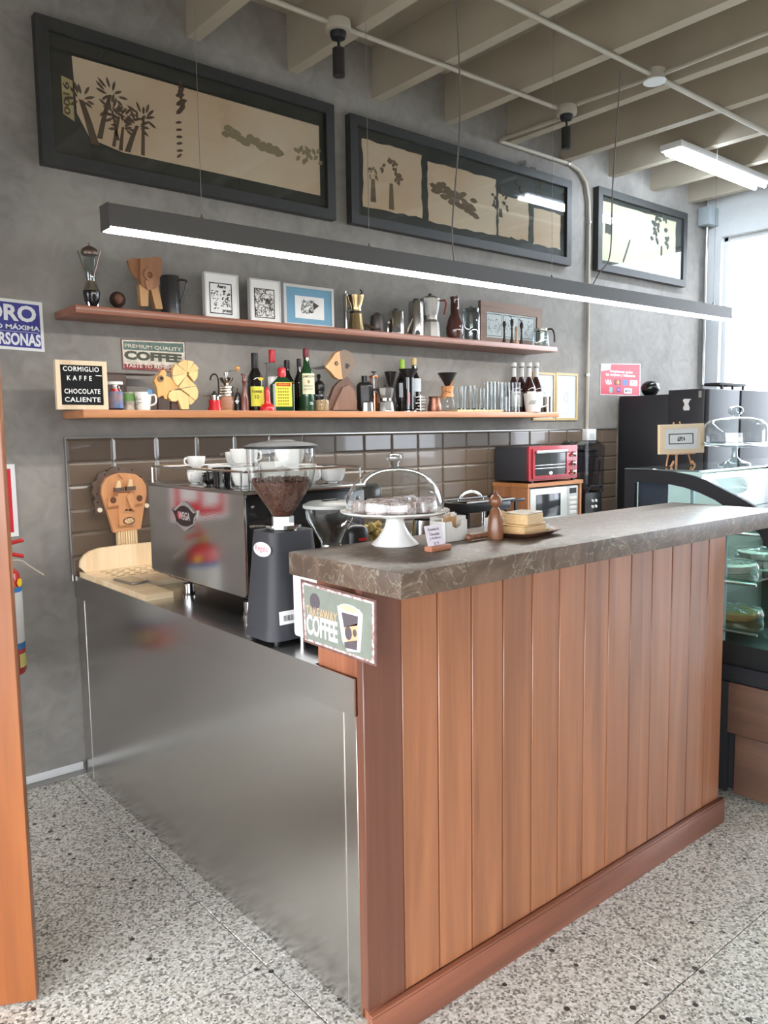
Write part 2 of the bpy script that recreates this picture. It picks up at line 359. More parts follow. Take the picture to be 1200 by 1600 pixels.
# floor: granite slabs with fine joints
fl = B().box(x0r-2, x1r, y0r-2, .15, -.06, -.008).build('floor', M('joint_grey', (120,116,108), .9)); tag(fl, kind='structure')
gd = B().box(-30, 30, -30, 30, -.2, -.065).build('ground', M('street_paving', (128,126,122), .9, var=.2, vs=1)); tag(gd, kind='structure')
gran = mat_granite()
TX, TY = 0.81, 0.81
tile = B().box(.0015, TX-.0015, .0015, TY-.0015, -.02, 0, bev=.0015, seg=1)
t0 = None
jx, jy = -.078, -2.44+.0
for i in range(-4, 7):
    for j in range(-4, 4):
        X, Y = jx+i*TX, jy+j*TY
        if X > x1r or Y > 0: continue
        if X+TX > x1r or Y+TY > .1: pass
        if t0 is None: t0 = tile.build('floor_tile', gran, fl, loc=(X, Y, 0)); o = t0
        else: o = t0.copy(); COL.objects.link(o); o.location = (X, Y, 0)
bb = B().box(x0r, -.012, -.014, 0, .028, .062, bev=.002).build('baseboard_back', WHITEP); tag(bb, kind='structure')
B().box(x0r, -.012, -.006, 0, .0, .028).build('grout_strip', M('grey_grout', (130,128,124), .9), bb)

# ---- splashback tiles on the back wall
tb = B().box(-.01, 4.05, -.004, 0, .90, 1.481).build('trim_1', M('tile_grout', (150,144,134), .8)); tag(tb, kind='structure')
tm = M('brown_glazed_tile', (108,93,80), .22, var=.12, vs=3, coat=.5)
bv = B()
w_, h_, dp, ed = .2005, .0995, .008, .010
V = [bv.bm.verts.new(p) for p in [(0,0,0),(w_,0,0),(w_,0,h_),(0,0,h_),(0,-.004,0),(w_,-.004,0),(w_,-.004,h_),(0,-.004,h_),(ed,-dp,ed),(w_-ed,-dp,ed),(w_-ed,-dp,h_-ed),(ed,-dp,h_-ed)]]
for q in ((0,1,5,4),(1,2,6,5),(2,3,7,6),(3,0,4,7),(4,5,9,8),(5,6,10,9),(6,7,11,10),(7,4,8,11),(8,9,10,11)): bv.bm.faces.new([V[i] for i in q])
t0 = None
for r_ in range(6):
    for k in range(20):
        X, Z = -.0125+.2025*k+.001, 1.4815-.102*(r_+1)+.001
        if t0 is None: t0 = bv.build('tile', tm, tb, smooth=0, loc=(X, -.004, Z)); 
        else: o = t0.copy(); COL.objects.link(o); o.location = (X, -.004, Z)
B().box(-.014, 4.05, -.016, 0, 1.4815, 1.487).box(-.018, -.0125, -.016, 0, .87, 1.487).build('edge_strip', ALU, tb)

# ================================================================ LOW BAR (steel) and BACK COUNTER
lb = thing('low_bar_counter', 'low counter with a brushed steel end panel facing the entrance, under the coffee machine', 'counter')
B().box(0.004, .62, -1.80, -.02, .02, .862).build('cabinet_body', STEEL2, lb)
B().box(-.004, .004, -1.975, -.11, .0, .80, bev=.001, seg=1).build('steel_panel', STEEL, lb)
B().box(-.003, .004, -.11, -.022, .0, .80).build('side_strip', STEEL, lb)
be_ = M('bright_edge', (225,225,222), .3, 1)
B().box(-.0055, -.0035, -.1125, -.1095, .015, .80).build('panel_seam', be_, lb)
B().box(-.0055, -.0035, -1.925, -1.9225, .0, .80).build('panel_seam', be_, lb)
B().box(-.0035, .66, -1.80, -.017, .862, .895).box(-.008, -.0035, -1.975, -.012, .80, .895).build('steel_worktop', STEEL2, lb)
bc = thing('back_counter', 'steel back counter running along the tiled wall under the microwave cabinet', 'counter')
B().box(.68, 3.95, -.58, -.006, .1, .855).build('cabinet_body', BLACKM, bc)
B().box(.665, 3.98, -.62, -.018, .862, .895, bev=.002).build('steel_worktop', STEEL2, bc)

# ================================================================ TALL FRONT COUNTER
pw = wood('plank_wood', (154,100,68), (120,75,50), 2, 1, .38, .25, jit=.22)
dw = wood('dark_plank_wood', (116,72,54), (90,54,42), 2, 1, .38, .25)
tc_ = thing('timber_counter', 'tall front counter clad in vertical reddish wooden planks with a wooden plinth', 'counter', (-.055, -2.055, 0))
B().box(.062, 1.70, .012, .25, 0, 1.143).build('carcass', wood('carcass_wood', (170,108,78), (136,80,56), 2, 1, .4, .2), tc_)
PWD = 1.71/14
for k in range(14):
    X = k*PWD
    d_ = dw if k == 0 else pw
    o = B().box(.0019, PWD-.0019, -.010 if k else -.012, .012, .095, 1.143, bev=.0022, seg=1).build('plank', d_, tc_, loc=(X, 0, 0))
B().box(0, 1.727, -.028, -.010, 0, .088, bev=.002).box(0, 1.727, -.0275, -.010, .088, .096, bev=.003).build('plinth', wood('plinth_wood', (138,84,62), (108,64,48), 0, 1, .4, .2), tc_)
slab = B().box(0, 1.80, -.425, 0, 0, .057, bev=.0025).build('stone_worktop', mat_slab(), loc=(-.082, -1.812, 1.1435))
tag(slab, 'thick brown stone slab with pale veins on top of the plank counter', 'worktop')

# ================================================================ LINEAR LAMP
LX0, LX1, LY0, LY1, LZ = -.172, 3.768, -1.0, -.932, 2.131
lamp = thing('pendant_lamp', 'long dark linear lamp with a glowing white underside, hung on wires over the bar', 'lamp', (LX0, LY0, LZ))
L_ = LX1-LX0; tilt = Matrix.Rotation(-.021/L_, 4, 'Y')
W_ = LY1-LY0
B().box(0, L_, 0, W_, .006, .076, bev=.0015, mtx=tilt, seg=1).build('housing', M('anthracite_metal', (84,81,79), .45), lamp)
B().box(-.003, 0, -.001, W_+.001, 0, .078, mtx=tilt).build('end_cap', M('anthracite_metal'), lamp)
B().box(L_, L_+.003, -.001, W_+.001, 0, .078, mtx=tilt).build('end_cap', M('anthracite_metal'), lamp)
B().box(.004, L_-.004, .002, W_-.002, 0, .006, mtx=tilt).build('diffuser', emit('led_white', (255,252,246), LED_POWER), lamp)
wire_m = M('steel_wire', (150,148,145), .4, .6)
for wx in (.16, .885, 2.03, 3.60):
    zt = .076+.021*(wx/L_)
    B().tube([(wx-LX0, W_/2, zt), (wx-LX0, W_/2, 3.545-LZ)], .0012, 5).build('suspension_wire', wire_m, lamp)
    B().lathe([(.006, 0), (.006, .012), (.002, .022), (0, .022)], 10, (wx-LX0, W_/2, zt)).build('wire_clip', CHROME, lamp)
cord_m = M('grey_cord', (112,108,104), .6)
def bez(pts, n=8):
    """smooth curve through points (Catmull-Rom)"""
    P = [Vector(p) for p in pts]; P = [P[0]]+P+[P[-1]]; o = []
    for i in range(1, len(P)-2):
        for k in range(n):
            t = k/n; a, b, c_, d = P[i-1], P[i], P[i+1], P[i+2]
            o.append(.5*((2*b)+(c_-a)*t+(2*a-5*b+4*c_-d)*t*t+(3*b-a-3*c_+d)*t**3))
    o.append(P[-2]); return o
c1 = [(1.36-LX0, W_/2, .085), (1.35-LX0, W_/2, .25), (1.40-LX0, W_/2, .75), (1.36-LX0, W_/2, 3.545-LZ)]
B().tube(bez(c1), .0035, 6).build('power_cord', cord_m, lamp)
c2 = [(2.36-LX0, W_/2, .09), (2.41-LX0, W_/2-.01, .16), (2.47-LX0, W_/2-.03, .26), (2.455-LX0, W_/2-.05, .6), (2.40-LX0, -.09, 3.245-LZ)]
B().tube(bez(c2), .0035, 6).build('power_cord', cord_m, lamp)

# ================================================================ CEILING FITTINGS
pipe_m = M('painted_pipe', (176,168,154), .5)
def conduit(name, pts, r, label, cat='pipe'):
    o0 = Vector(pts[0]); t = thing(name, label, cat, o0)
    B().tube([Vector(p)-o0 for p in pts], r, 10).build('tube', pipe_m, t); return t
cv = [(3.30, -.02, 3.268), (3.42, -.02, 3.268), (3.52, -.02, 3.245), (3.60, -.02, 3.18), (3.635, -.02, 3.06), (3.64, -.02, 2.93)]
k1 = conduit('conduit', [(2.72, -.50, 3.268), (2.70, -.06, 3.268), (2.715, -.022, 3.268), (2.76, -.02, 3.268)]+cv+[(3.645, -.02, 1.485)], .013, 'painted conduit bending down the wall between the second and third big picture')
for p in ((.055, 0, 0),): pass
for z in (-.35, -1.4): B().lathe([(.017, -.008), (.017, .008)], 12, (3.643-2.72, .480, z)).build('clamp', ALU, k1)
B().lathe([(.017, -.008), (.017, .008)], 12, mtx=Matrix.Translation((3.40-2.72, .480, 0)) @ Matrix.Rotation(pi/2, 4, 'Y')).build('clamp', CHROME, k1)
conduit('conduit', [(-1.0, -.52, 3.266), (1.02, -.535, 3.266)], .012, 'painted conduit under the beams left of the first spotlight')
conduit('conduit', [(1.135, -.535, 3.266), (2.575, -.565, 3.266)], .012, 'painted conduit under the beams between the two black spotlights')
conduit('conduit', [(.4, -1.12, 3.266), (2.60, -1.125, 3.266)], .012, 'painted conduit under the beams left of the round cover plate')
conduit('conduit', [(2.69, -1.125, 3.266), (5.2, -1.11, 3.266)], .014, 'painted conduit under the beams right of the round cover plate')
conduit('conduit', [(2.635, -.66, 3.272), (2.648, -1.08, 3.268)], .011, 'short painted conduit joining second spotlight to the round cover plate')
conduit('conduit', [(2.655, -1.17, 3.268), (2.60, -3.4, 3.268)], .011, 'painted conduit running from the round cover plate towards the entrance')
for bx, by, lb_ in ((1.077, -.54, 'black cylinder spotlight on a round white ceiling box, nearer the left pictures'), (2.635, -.585, 'black cylinder spotlight on a round white ceiling box, by the wall conduit bend')):
    t = thing('spotlight', lb_, 'spotlight', (bx, by, 3.20), group=None)
    B().lathe([(0, .035), (.055, .035), (.058, .05), (.055, .08), (0, .08)], 20).build('ceiling_box', pipe_m, t)
    B().lathe([(0, .005), (.03, .008), (.036, .02), (.036, .034), (0, .034)], 18).build('canopy', BLACKM, t)
    B().tube([(0, 0, .01), (.004, 0, -.035)], .006, 8).build('stem', BLACKM, t)
    B().lathe([(0, -.15), (.024, -.15), (.027, -.148), (.027, -.035), (.02, -.03), (0, -.03)], 18).build('lamp_body', M('dark_lamp', (44,42,40), .45), t)
t = thing('cover_plate', 'round white blank cover plate on a ceiling junction box', 'cover plate', (2.645, -1.125, 3.235))
B().lathe([(0, .006), (.05, .006), (.05, .06), (0, .06)], 20).build('box', pipe_m, t); B().lathe([(0, 0), (.056, .001), (.058, .006), (0, .007)], 24).build('plate', M('plastic_white', (228,232,234), .3), t)
def tube_light(loc, label):
    t = thing('fluorescent_light', label, 'ceiling light', loc, group=None)
    B().box(0, 1.24, 0, .15, .035, .075, bev=.004).build('housing', WHITEP, t)
    for dy in (.04, .11):
        B().tube([(.02, dy, .018), (1.22, dy, .018)], .013, 10).build('tube', emit('tube_white', (226,240,255), TUBE_POWER), t)
    return t
tube_light((3.62, -.72, 3.205), 'glaring twin tube ceiling light over the third picture')
tube_light((3.62, -3.2, 3.205), 'twin tube ceiling light further out over the shop floor, beyond the frame')

# corner post and box of the window end
t = thing('corner_conduit', 'galvanised conduit with a boxed joint at the far corner by the bright window', 'pipe', (5.23, -.035, 1.84))
B().tube([(0, 0, 0), (0, 0, 1.28)], .014, 10).build('tube', ALU, t); B().box(-.09, .055, -.07, .03, 1.28, 1.42, bev=.004).build('junction_box', M('pale_box', (172,182,186), .5), t)

# ================================================================ BIG PICTURES
SEP = M('sepia_print', (246,216,186), .7, var=.0, col2=(230,188,152), vs=1.6); SEP2 = M('sepia_dark', (98,74,60), .8); SEP3 = M('sepia_mid', (168,146,112), .8); MATB = M('black_photo_border', (50,49,45), .6)
FRM = M('dark_wood_frame', (54,55,54), .5, var=.15, vs=20)
def leafblob(bd, m, x, y, a, l, w_):
    dq = .0012+random.random()*.0009; p = [(0, 0), (l*.3, w_*.5), (l*.7, w_*.5), (l, 0), (l*.65, -w_*.45), (l*.25, -w_*.4)]
    bd.prism([(x+u*cos(a)-v*sin(a), y+u*sin(a)+v*cos(a)) for u, v in p], dq, m)
def palm(bd, m, x, y, h, lean, w_=.012, r=.07, n=9):
    x1, y1 = x+lean, y+h
    bd.prism([(x-w_, y), (x+w_, y), (x+lean*.5+w_*.8, y+h*.55), (x1+w_*.6, y1), (x1-w_*.6, y1), (x+lean*.5-w_*.8, y+h*.55)], .0012, m)
    for i in range(n):
        a = -.5+(pi+1.0)*i/(n-1); rr = r*random.uniform(.08, .5)
        leafblob(bd, m, x1+rr*cos(a), y1+rr*sin(a)*.9, a+random.uniform(-.3, .3), r*random.uniform(.45, .75), r*.17)
def big_frame(label, xl, xr, zt, zb, rw, art):
    Wd, Hd = xr-xl, zt-zb
    t = thing('wall_picture', label, 'picture', (xl, -.002, zb), group=None)
    m = MB(0, -.0, 0)
    fr = B(); ring(fr, rect(0, 0, Wd, Hd), rect(rw, rw, Wd-rw, Hd-rw), .045, m); fr.build('frame', FRM, t)
    B().box(rw*.5, Wd-rw*.5, -.018, -.006, rw*.5, Hd-rw*.5).build('backing', MATB, t)
    art(t, Wd, Hd)
    B().box(rw-.003, Wd-rw+.003, -.0345, -.032, rw-.003, Hd-rw+.003).build('pane', PANE, t)
    return t
MP = MB(0, -.0183, 0)
def art1(t, Wd, Hd):
    z = lambda px, py: ((at(px, py, -.02).x+.04), at(px, py, -.02).z-2.608)
    a, b_, c_, d = z(116, 72), z(501, 190), z(501, 313), z(122, 250)
    x0, x1, z0, z1 = a[0], b_[0], .115, Hd-.115
    B().prism([(x0, z1), (x1, z1), (x1, z0), (x0+.2, z0+.002), (x0+.06, z0+.03), (x0+.01, z0+.12)], .0006, MP).build('print', SEP, t)
    p = B(); rg = random.getstate(); random.seed(3)
    for x, y, h, ln, w_ in ((.06, .0, .17, -.05, .018), (.08, .03, .19, .055, .012), (.14, .01, .13, .03, .008), (.17, .0, .10, .015, .009), (.20, .0, .12, .05, .013), (.27, .0, .16, .01, .009), (.16, .04, .12, -.02, .007)):
        palm(p, MP, x0+x+.02, z0+y+.008, h, ln, w_, .07)
    tag(p.build('palm_silhouettes', SEP2, t), kind='stuff')
    p = B()
    for k in range(9): leafblob(p, MP, x0+.455+.012*(k % 3), z0+.22+.013*k, random.uniform(.2, 1.8), .05, .02)
    for k in range(6): leafblob(p, MP, x0+.45, z0+.03+.03*k, random.uniform(-.3, .9), .035, .012)
    tag(p.build('palm_silhouettes', SEP2, t), kind='stuff')
    p = B()
    for k in range(26): leafblob(p, MP, x0+.68+.02*k*.6, z0+.20-.0015*k+random.uniform(-.015, .015), random.uniform(-.3, .3), .05, .03)
    for k in range(16): leafblob(p, MP, x0+1.10+.009*k, z0+.17+random.uniform(-.04, .05), random.uniform(0, 3), .035, .02)
    tag(p.build('faded_trees', SEP3, t), kind='stuff'); random.setstate(rg)
    B().prism([(.10, .22), (.145, .20), (.145, .36), (.10, .37)], .0006, MP).build('number_strip', M('strip_gold', (205,180,130), .7), t)
    text('0016', M('sepia_dark'), t, MP @ Matrix.Translation((.117, .285, .0008)) @ Matrix.Rotation(pi/2, 4, 'Z'), w=.13, h=.026, bold=.02)
def blotch(x0, y0, x1, y1, jit, n=9):
    o = []
    for (ax, ay), (bx, by) in (((x0, y0), (x1, y0)), ((x1, y0), (x1, y1)), ((x1, y1), (x0, y1)), ((x0, y1), (x0, y0))):
        for k in range(n): o.append((ax+(bx-ax)*k/n+random.uniform(-jit, jit), ay+(by-ay)*k/n+random.uniform(-jit, jit)))
    return o
def tree(bd, m, x, y, h, r):
    bd.prism([(x-.02, y), (x+.02, y), (x+.012, y+h), (x-.012, y+h)], .0012, m)
    for k in range(26):
        a = random.uniform(-.6, pi+.6); q = r*random.uniform(.6, 1)
        leafblob(bd, m, x+q*cos(a)*.75, y+h+r*.55+q*sin(a), random.uniform(0, 6), r*.34, r*.2)
def art2(t, Wd, Hd):
    B().prism(blotch(.10, .11, .53, Hd-.10, .006), .0006, MP).build('print', SEP, t)
    B().prism(blotch(.58, .10, 1.16, Hd-.12, .006), .0006, MP).build('print', SEP, t)
    B().prism(blotch(1.18, .11, 1.47, Hd-.20, .006), .0006, MP).build('print', SEP, t)
    B().prism(blotch(1.52, .10, 1.80, .33, .006), .0006, MP).build('print', SEP, t)
    p = B(); tree(p, MP, .30, .12, .14, .09); tree(p, MP, .17, .14, .12, .04); tag(p.build('tree_silhouettes', SEP3 if False else M('sepia_brown', (128,104,82), .8), t), kind='stuff')
    p = B()
    for k in range(40): leafblob(p, MP, .59+.009*k, .30-.0018*k+random.uniform(-.045, .045), random.uniform(-.3, .3), .07, .03)
    tag(p.build('distant_trees', M('sepia_brown'), t), kind='stuff')
    p = B(); tree(p, MP, 1.20, .22, .05, .09); tree(p, MP, 1.49, .14, .22, .16); tag(p.build('tree_silhouettes', M('sepia_grey', (84,80,74), .8), t), kind='stuff')
def art3(t, Wd, Hd):
    B().prism(blotch(.08, .08, 1.06, Hd-.08, .004), .0006, MP).build('print', M('pale_print', (236,226,188), .7), t)
    p = B(); p.prism(blotch(.12, .27, .2, .40, .006, 4), .0012, MP); tree(p, MP, .86, .08, .2, .16)
    for k in range(8): leafblob(p, MP, .34+.01*k, .09+.02*k, 1, .05, .02)
    tag(p.build('tree_silhouettes', M('sepia_grey'), t), kind='stuff')
yf = -.047
def ex(px, py): return at(px, py, yf)
big_frame('big dark framed sepia panorama of palm trees, leftmost and largest over the bar', ex(54, 18).x, ex(522, 164).x, (ex(54, 18).z+ex(522, 164).z)/2, (ex(64, 254).z+ex(522, 343).z)/2, .05, art1)
big_frame('big dark framed sepia tree panorama in the middle, with ceiling lights reflected', ex(547, 175).x, ex(894, 284).x, (ex(547, 175).z+ex(893, 283).z)/2, (ex(547, 351).z+ex(895, 413).z)/2, .05, art2)
big_frame('dark framed tree print near the window, smallest of the three big pictures', ex(936, 292).x, ex(1075, 332).x, (ex(936, 292).z+ex(1075, 332).z)/2, (ex(933, 422).z+ex(1069, 447).z)/2, .05, art3)

# ================================================================ DOOR LEAF, EXTINGUISHER, WALL SIGNS
e0 = on(2, .01, 62, 1546); dd = Vector((-.895, .447, 0)).normalized()
door = bpy.data.objects.new('door_1', None); COL.objects.link(door); door['kind'] = 'structure'; door.location = (e0.x, e0.y, .008)
door.rotation_euler = (0, 0, math.atan2(dd.y, dd.x))
dwood = wood('door_wood', (168,100,54), (130,72,36), 2, .6, .35, .4)
B().box(0, .85, 0, .04, 0, 2.25, bev=.004).build('door_leaf', dwood, door)
B().tube([(.085, .045, .985), (.085, .075, .985)], .012, 12).build('handle_spindle', CHROME, door)
B().lathe([(0, 0), (.02, 0), (.02, .006), (0, .006)], 18, mtx=Matrix.Translation((.085, .04, .985)) @ Matrix.Rotation(-pi/2, 4, 'X')).build('escutcheon', CHROME, door)
B().lathe([(0, 0), (.026, 0), (.026, .006), (.014, .02), (0, .02)], 18, mtx=Matrix.Translation((.085, 0, .985)) @ Matrix.Rotation(pi/2, 4, 'X')).build('lock', CHROME, door)
fx = at(32, 900, -.10).x-.072; fz = at(35, 1048, -.10).z
ext = thing('fire_extinguisher', 'red fire extinguisher on the wall behind the wooden door, only its edge showing', 'fire extinguisher', (fx, -.10, fz))
exr = M('extinguisher_red', (186,30,30), .3, coat=.5); R_ = .072
B().lathe([(0, 0), (R_*.9, 0), (R_, .012), (R_, .37), (R_*.9, .41), (R_*.5, .435), (.02, .44), (0, .44)], 28).build('cylinder', exr, ext)
B().lathe([(R_+.0008, .12), (R_+.0008, .125)], 28).lathe([(R_+.0006, .12), (R_+.0006, .34)], 28).build('label', M('label_white', (205,205,202), .5), ext)
B().lathe([(R_+.001, .105), (R_+.001, .13)], 28).build('blue_band', M('band_blue', (40,110,170), .4), ext); B().lathe([(R_+.001, .335), (R_+.001, .355)], 28).build('blue_band', M('band_blue'), ext)
B().lathe([(R_+.001, .03), (R_+.001, .085)], 10, a0=-1.1, a1=-.1).build('yellow_tag', M('tag_yellow', (222,210,130), .6), ext)
B().lathe([(0, 0), (.017, 0), (.017, .002), (0, .002)], 16, mtx=Matrix.Translation((.052, -.052, .372)) @ Matrix.Rotation(pi/2, 4, 'X') @ Matrix.Rotation(.8, 4, 'Y')).build('round_sticker', M('sticker_yellow', (235,190,30), .5), ext)
B().box(-.02, .02, -.02, .02, .44, .475, bev=.004).build('valve', M('brass', (170,140,80), .35, 1), ext)
B().tube([(-.01, 0, .47), (.03, -.01, .485), (.085, -.01, .47)], .008).build('handle', exr, ext); B().tube([(-.01, 0, .48), (.03, -.01, .525), (.088, -.01, .535)], .008).build('lever', exr, ext)
B().tube(bez([(.02, 0, .455), (.07, -.02, .455), (.10, -.03, .43), (.155, -.02, .385)]), .0035, 6).build('nozzle_hose', M('pale_cord', (180,170,155), .6), ext)
B().box(-.03, .03, .05, .098, .30, .36).build('wall_bracket', exr, ext)
sg = thing('safety_sign', 'red safety sign with white border above the fire extinguisher, mostly behind the door', 'sign', (at(26, 780, -.003).x-.29, -.001, at(26, 838, -.003).z))
hs = at(26, 725, -.003).z-at(26, 838, -.003).z
B().box(0, .29, -.003, 0, 0, hs).build('board', WHITEP, sg)
B().box(.018, .272, -.0038, -.003, .018, hs-.018).build('red_field', M('sign_red', (196,34,52), .5), sg)
B().box(.05, .13, -.0045, -.0038, .06, hs-.05).build('pictogram', WHITEP, sg); B().box(.16, .24, -.0045, -.0038, .09, hs-.07).build('pictogram', WHITEP, sg)
ps = thing('capacity_sign', 'blue and white notice about maximum capacity, cut off by the left edge', 'sign', (at(70, 550, -.004).x, -.001, at(70, 550, -.004).z))
m = MB(0, 0, 0); w2, h2 = .46, .205
B().prism([(-w2, .012), (0, 0), (.0, h2-.004), (-w2, h2+.01)], .003, m).build('board', WHITEP, ps)
B().prism([(-w2+.012, .024), (-.012, .012), (-.013, h2-.017), (-w2+.012, h2-.003)], .0036, m).build('blue_field', M('sign_blue', (44,48,132), .5), ps)
mt = m @ Matrix.Rotation(-.022, 4, 'Z')
SW = M('sign_white', (222,224,230), .5)
text('AFORO', SW, ps, mt @ Matrix.Translation((-.185, .148, .004)), w=.31, h=.066, bold=.035)
text('CAPACIDAD MÁXIMA', SW, ps, mt @ Matrix.Translation((-.185, .094, .004)), w=.335, h=.024, bold=.03)
text('PERSONAS', SW, ps, mt @ Matrix.Translation((-.117, .044, .004)), w=.205, h=.05, bold=.035)
B().prism([(-w2+.03, .082), (-.02, .0745), (-.02, .0755), (-w2+.03, .083)], .0042, m).build('rule_line', SW, ps)

def z0q(px, py, y=-.004): q = at(px, py, y); return q
# red card payment notice
a, b_, c_ = at(938.5, 568, -.003), at(1001, 564, -.003), at(1001, 614.5, -.003)
wR, hR = b_.x-a.x, a.z-at(938, 617, -.003).z
cs = thing('payment_notice', 'red card payment notice in Spanish on the wall above the black fridge', 'sign', (a.x, -.001, at(938, 617, -.003).z))
m = MB(0, 0, 0); NR = M('notice_red', (196,58,74), .5)
B().prism([(0, 0), (wR, -.0), (wR, hR+.02), (0, hR)], .003, m).build('card', M('notice_edge', (226,214,218), .6), cs)
B().prism([(.004, .006), (wR-.012, .005), (wR-.012, hR+.012), (.004, hR-.004)], .0036, m).build('red_field', NR, cs)
B().prism([(.006, hR-.005), (.13, hR-.0), (.115, hR-.04), (.006, hR-.055)], .0042, m).build('corner_flash', SW, cs)
text('izipay', M('grey_ink', (140,140,146), .6), cs, m @ Matrix.Translation((.06, hR-.026, .0046)), w=.07, h=.014)
text('Aceptamos todas', SW, cs, m @ Matrix.Translation((wR*.5, hR*.77, .004)), w=.30, h=.026, bold=.03)
text('las tarjetas y billeteras', SW, cs, m @ Matrix.Translation((wR*.49, hR*.655, .004)), w=.38, h=.028, bold=.03)
text('VISA', SW, cs, m @ Matrix.Translation((wR*.19, hR*.42, .004)), w=.085, h=.036, bold=.04)
B().prism(rrect(wR*.33, hR*.34, wR*.49, hR*.51, .006), .0042, m).build('card_mark', M('mark_black', (70,40,48), .5), cs)
B().prism(circ(wR*.385, hR*.425, .014), .005, m).build('mark_disc', M('mark_red', (190,60,50), .5), cs); B().prism(circ(wR*.425, hR*.425, .016), .0054, m).build('mark_disc', M('mark_orange', (230,150,60), .5), cs)
B().prism(rrect(wR*.54, hR*.34, wR*.65, hR*.52, .004), .0042, m).build('card_mark', M('mark_blue', (70,110,190), .5), cs)
B().prism(rrect(wR*.72, hR*.33, wR*.92, hR*.52, .006), .0042, m).build('card_mark', M('mark_pale', (206,214,220), .5), cs)
B().prism(circ(wR*.80, hR*.455, .008), .005, m).build('mark_disc', M('grey_ink'), cs)
B().prism(circ(wR*.25, hR*.17, .024), .0042, m).build('card_mark', M('mark_teal', (130,180,176), .5), cs)
B().prism(rrect(wR*.39, hR*.10, wR*.49, hR*.27, .006), .0042, m).build('card_mark', M('mark_purple', (120,40,140), .5), cs)
text('plin', SW, cs, m @ Matrix.Translation((wR*.44, hR*.18, .005)), w=.03, h=.018)
B().prism(rrect(wR*.58, hR*.07, wR*.78, hR*.25, .006), .0042, m).build('card_mark', M('mark_pale'), cs)
text('Pay', INK, cs, m @ Matrix.Translation((wR*.705, hR*.155, .005)), w=.045, h=.02); B().prism(circ(wR*.625, hR*.15, .008), .005, m).build('mark_disc', INK, cs)

# two certificates low on the wall beside the shelf
def cert(xa, za, xb, zb, label):
    t = thing('certificate_frame', label, 'framed certificate', (xa, -.001, zb)); W2, H2 = xb-xa, za-zb; m = MB(0, 0, 0)
    f = B(); ring(f, rect(0, 0, W2, H2), rect(.016, .016, W2-.016, H2-.016), .014, m); f.build('frame', M('gilt_frame', (196,172,124), .45), t)
    B().box(.01, W2-.01, -.006, -.001, .01, H2-.01).build('certificate', M('cert_paper', (206,214,222), .6), t)
    mm_ = MB(0, -.0062, 0); p = B()
    for k in range(6): p.prism(rect(.03, H2*(.88-.06*k), W2-.03-.02*(k % 3), H2*(.885-.06*k)), .0004, mm_)
    p.build('print_lines', M('faint_ink', (176,186,196), .8), t)
    q = B(); ring(q, circ(W2*.5, H2*.48, .024, .035), circ(W2*.5, H2*.48, .021, .032), .0004, mm_); q.prism(rect(W2*.42, H2*.13, W2*.62, H2*.137), .0004, mm_); q.build('emblem', M('faint_brown', (170,160,156), .8), t)
q1, q2 = at(868.5, 582, -.012), at(902, 656.5, -.012)
cert(q1.x, at(868.5, 582, -.012).z, q2.x, q2.z, 'narrow gilt framed certificate beside the wall conduit, the right one')
q1, q2 = at(833, 581, -.012), at(867, 657, -.012)
cert(q1.x, q1.z, q2.x, q2.z, 'gilt framed certificate partly hidden behind the end of the lower shelf')
sb = thing('socket_box', 'white surface socket box on the tiles at the foot of the conduit', 'socket', (3.60, -.012, 1.385))
B().box(0, .11, -.045, 0, 0, .10, bev=.004).build('box', WHITEP, sb); B().box(.03, .08, -.048, -.045, .03, .07, bev=.001).build('socket_face', M('socket_grey', (200,204,204), .4), sb)

# ================================================================ ESPRESSO MACHINE on the low bar
em = thing('espresso_machine', 'large black espresso machine with a brushed steel back panel, on the low bar', 'espresso machine', (.12, -1.25, .895))
DY = .72; ZB, ZT = .075, .415      # local: x to the right, y away
B().box(.012, .50, .012, DY-.012, ZB-.01, ZT-.012, bev=.01).build('body', M('gloss_black', (16,16,17), .22, coat=.3), em)
mL = ML(0, DY, 0)
pts = rrect(0, ZB-.004, DY, ZT, .018)
B().prism(pts, .012, mL @ Matrix.Translation((0, 0, -.012))).build('back_panel', mat_steel('machine_steel', (196,192,190), .09, 1, .004), em)
B().box(.006, .49, -.004, .012, ZB, ZT-.02, bev=.003).build('side_panel', M('gloss_black'), em)
for p in ((.03, ZT-.05), (.03, ZB+.03), (.46, ZT-.05), (.46, ZB+.03)):
    B().lathe([(0, 0), (.006, 0), (.005, .004), (0, .005)], 10, mtx=Matrix.Translation((p[0], -.004, p[1])) @ Matrix.Rotation(pi/2, 4, 'X')).build('screw', CHROME, em)
B().box(.05, .065, -.006, -.004, .22, .226).build('side_label', WHITE, em)
B().box(.05, .48, .03, DY-.03, .045, ZB, bev=.006).build('lower_frame', BLACKM, em)
for lx, ly in ((.045, .06), (.045, DY-.22), (.45, .06), (.45, DY-.06)):
    f_ = B().lathe([(0, 0), (.022, 0), (.024, .012), (0, .012)], 18, (lx, ly, 0)).lathe([(.019, .012), (.02, .045), (0, .045)], 18, (lx, ly, 0)).build('foot', CHROME, em)
mE = ML(-.0005, DY*.575, ZB+.235) @ Matrix.Diagonal((1.45, 1.1, 1, 1))
bdg = B(); bdg.prism([(-.07, .022), (-.055, .014), (-.035, .028), (-.018, .040), (0, .046), (.018, .040), (.035, .028), (.055, .014), (.07, .022), (.066, -.004), (.052, -.006), (.045, -.028), (.02, -.042), (0, -.052), (-.02, -.042), (-.045, -.028), (-.052, -.006), (-.066, -.004)], .004, mE); bdg.build('emblem', M('emblem_rim', (190,186,184), .35, .6), em)
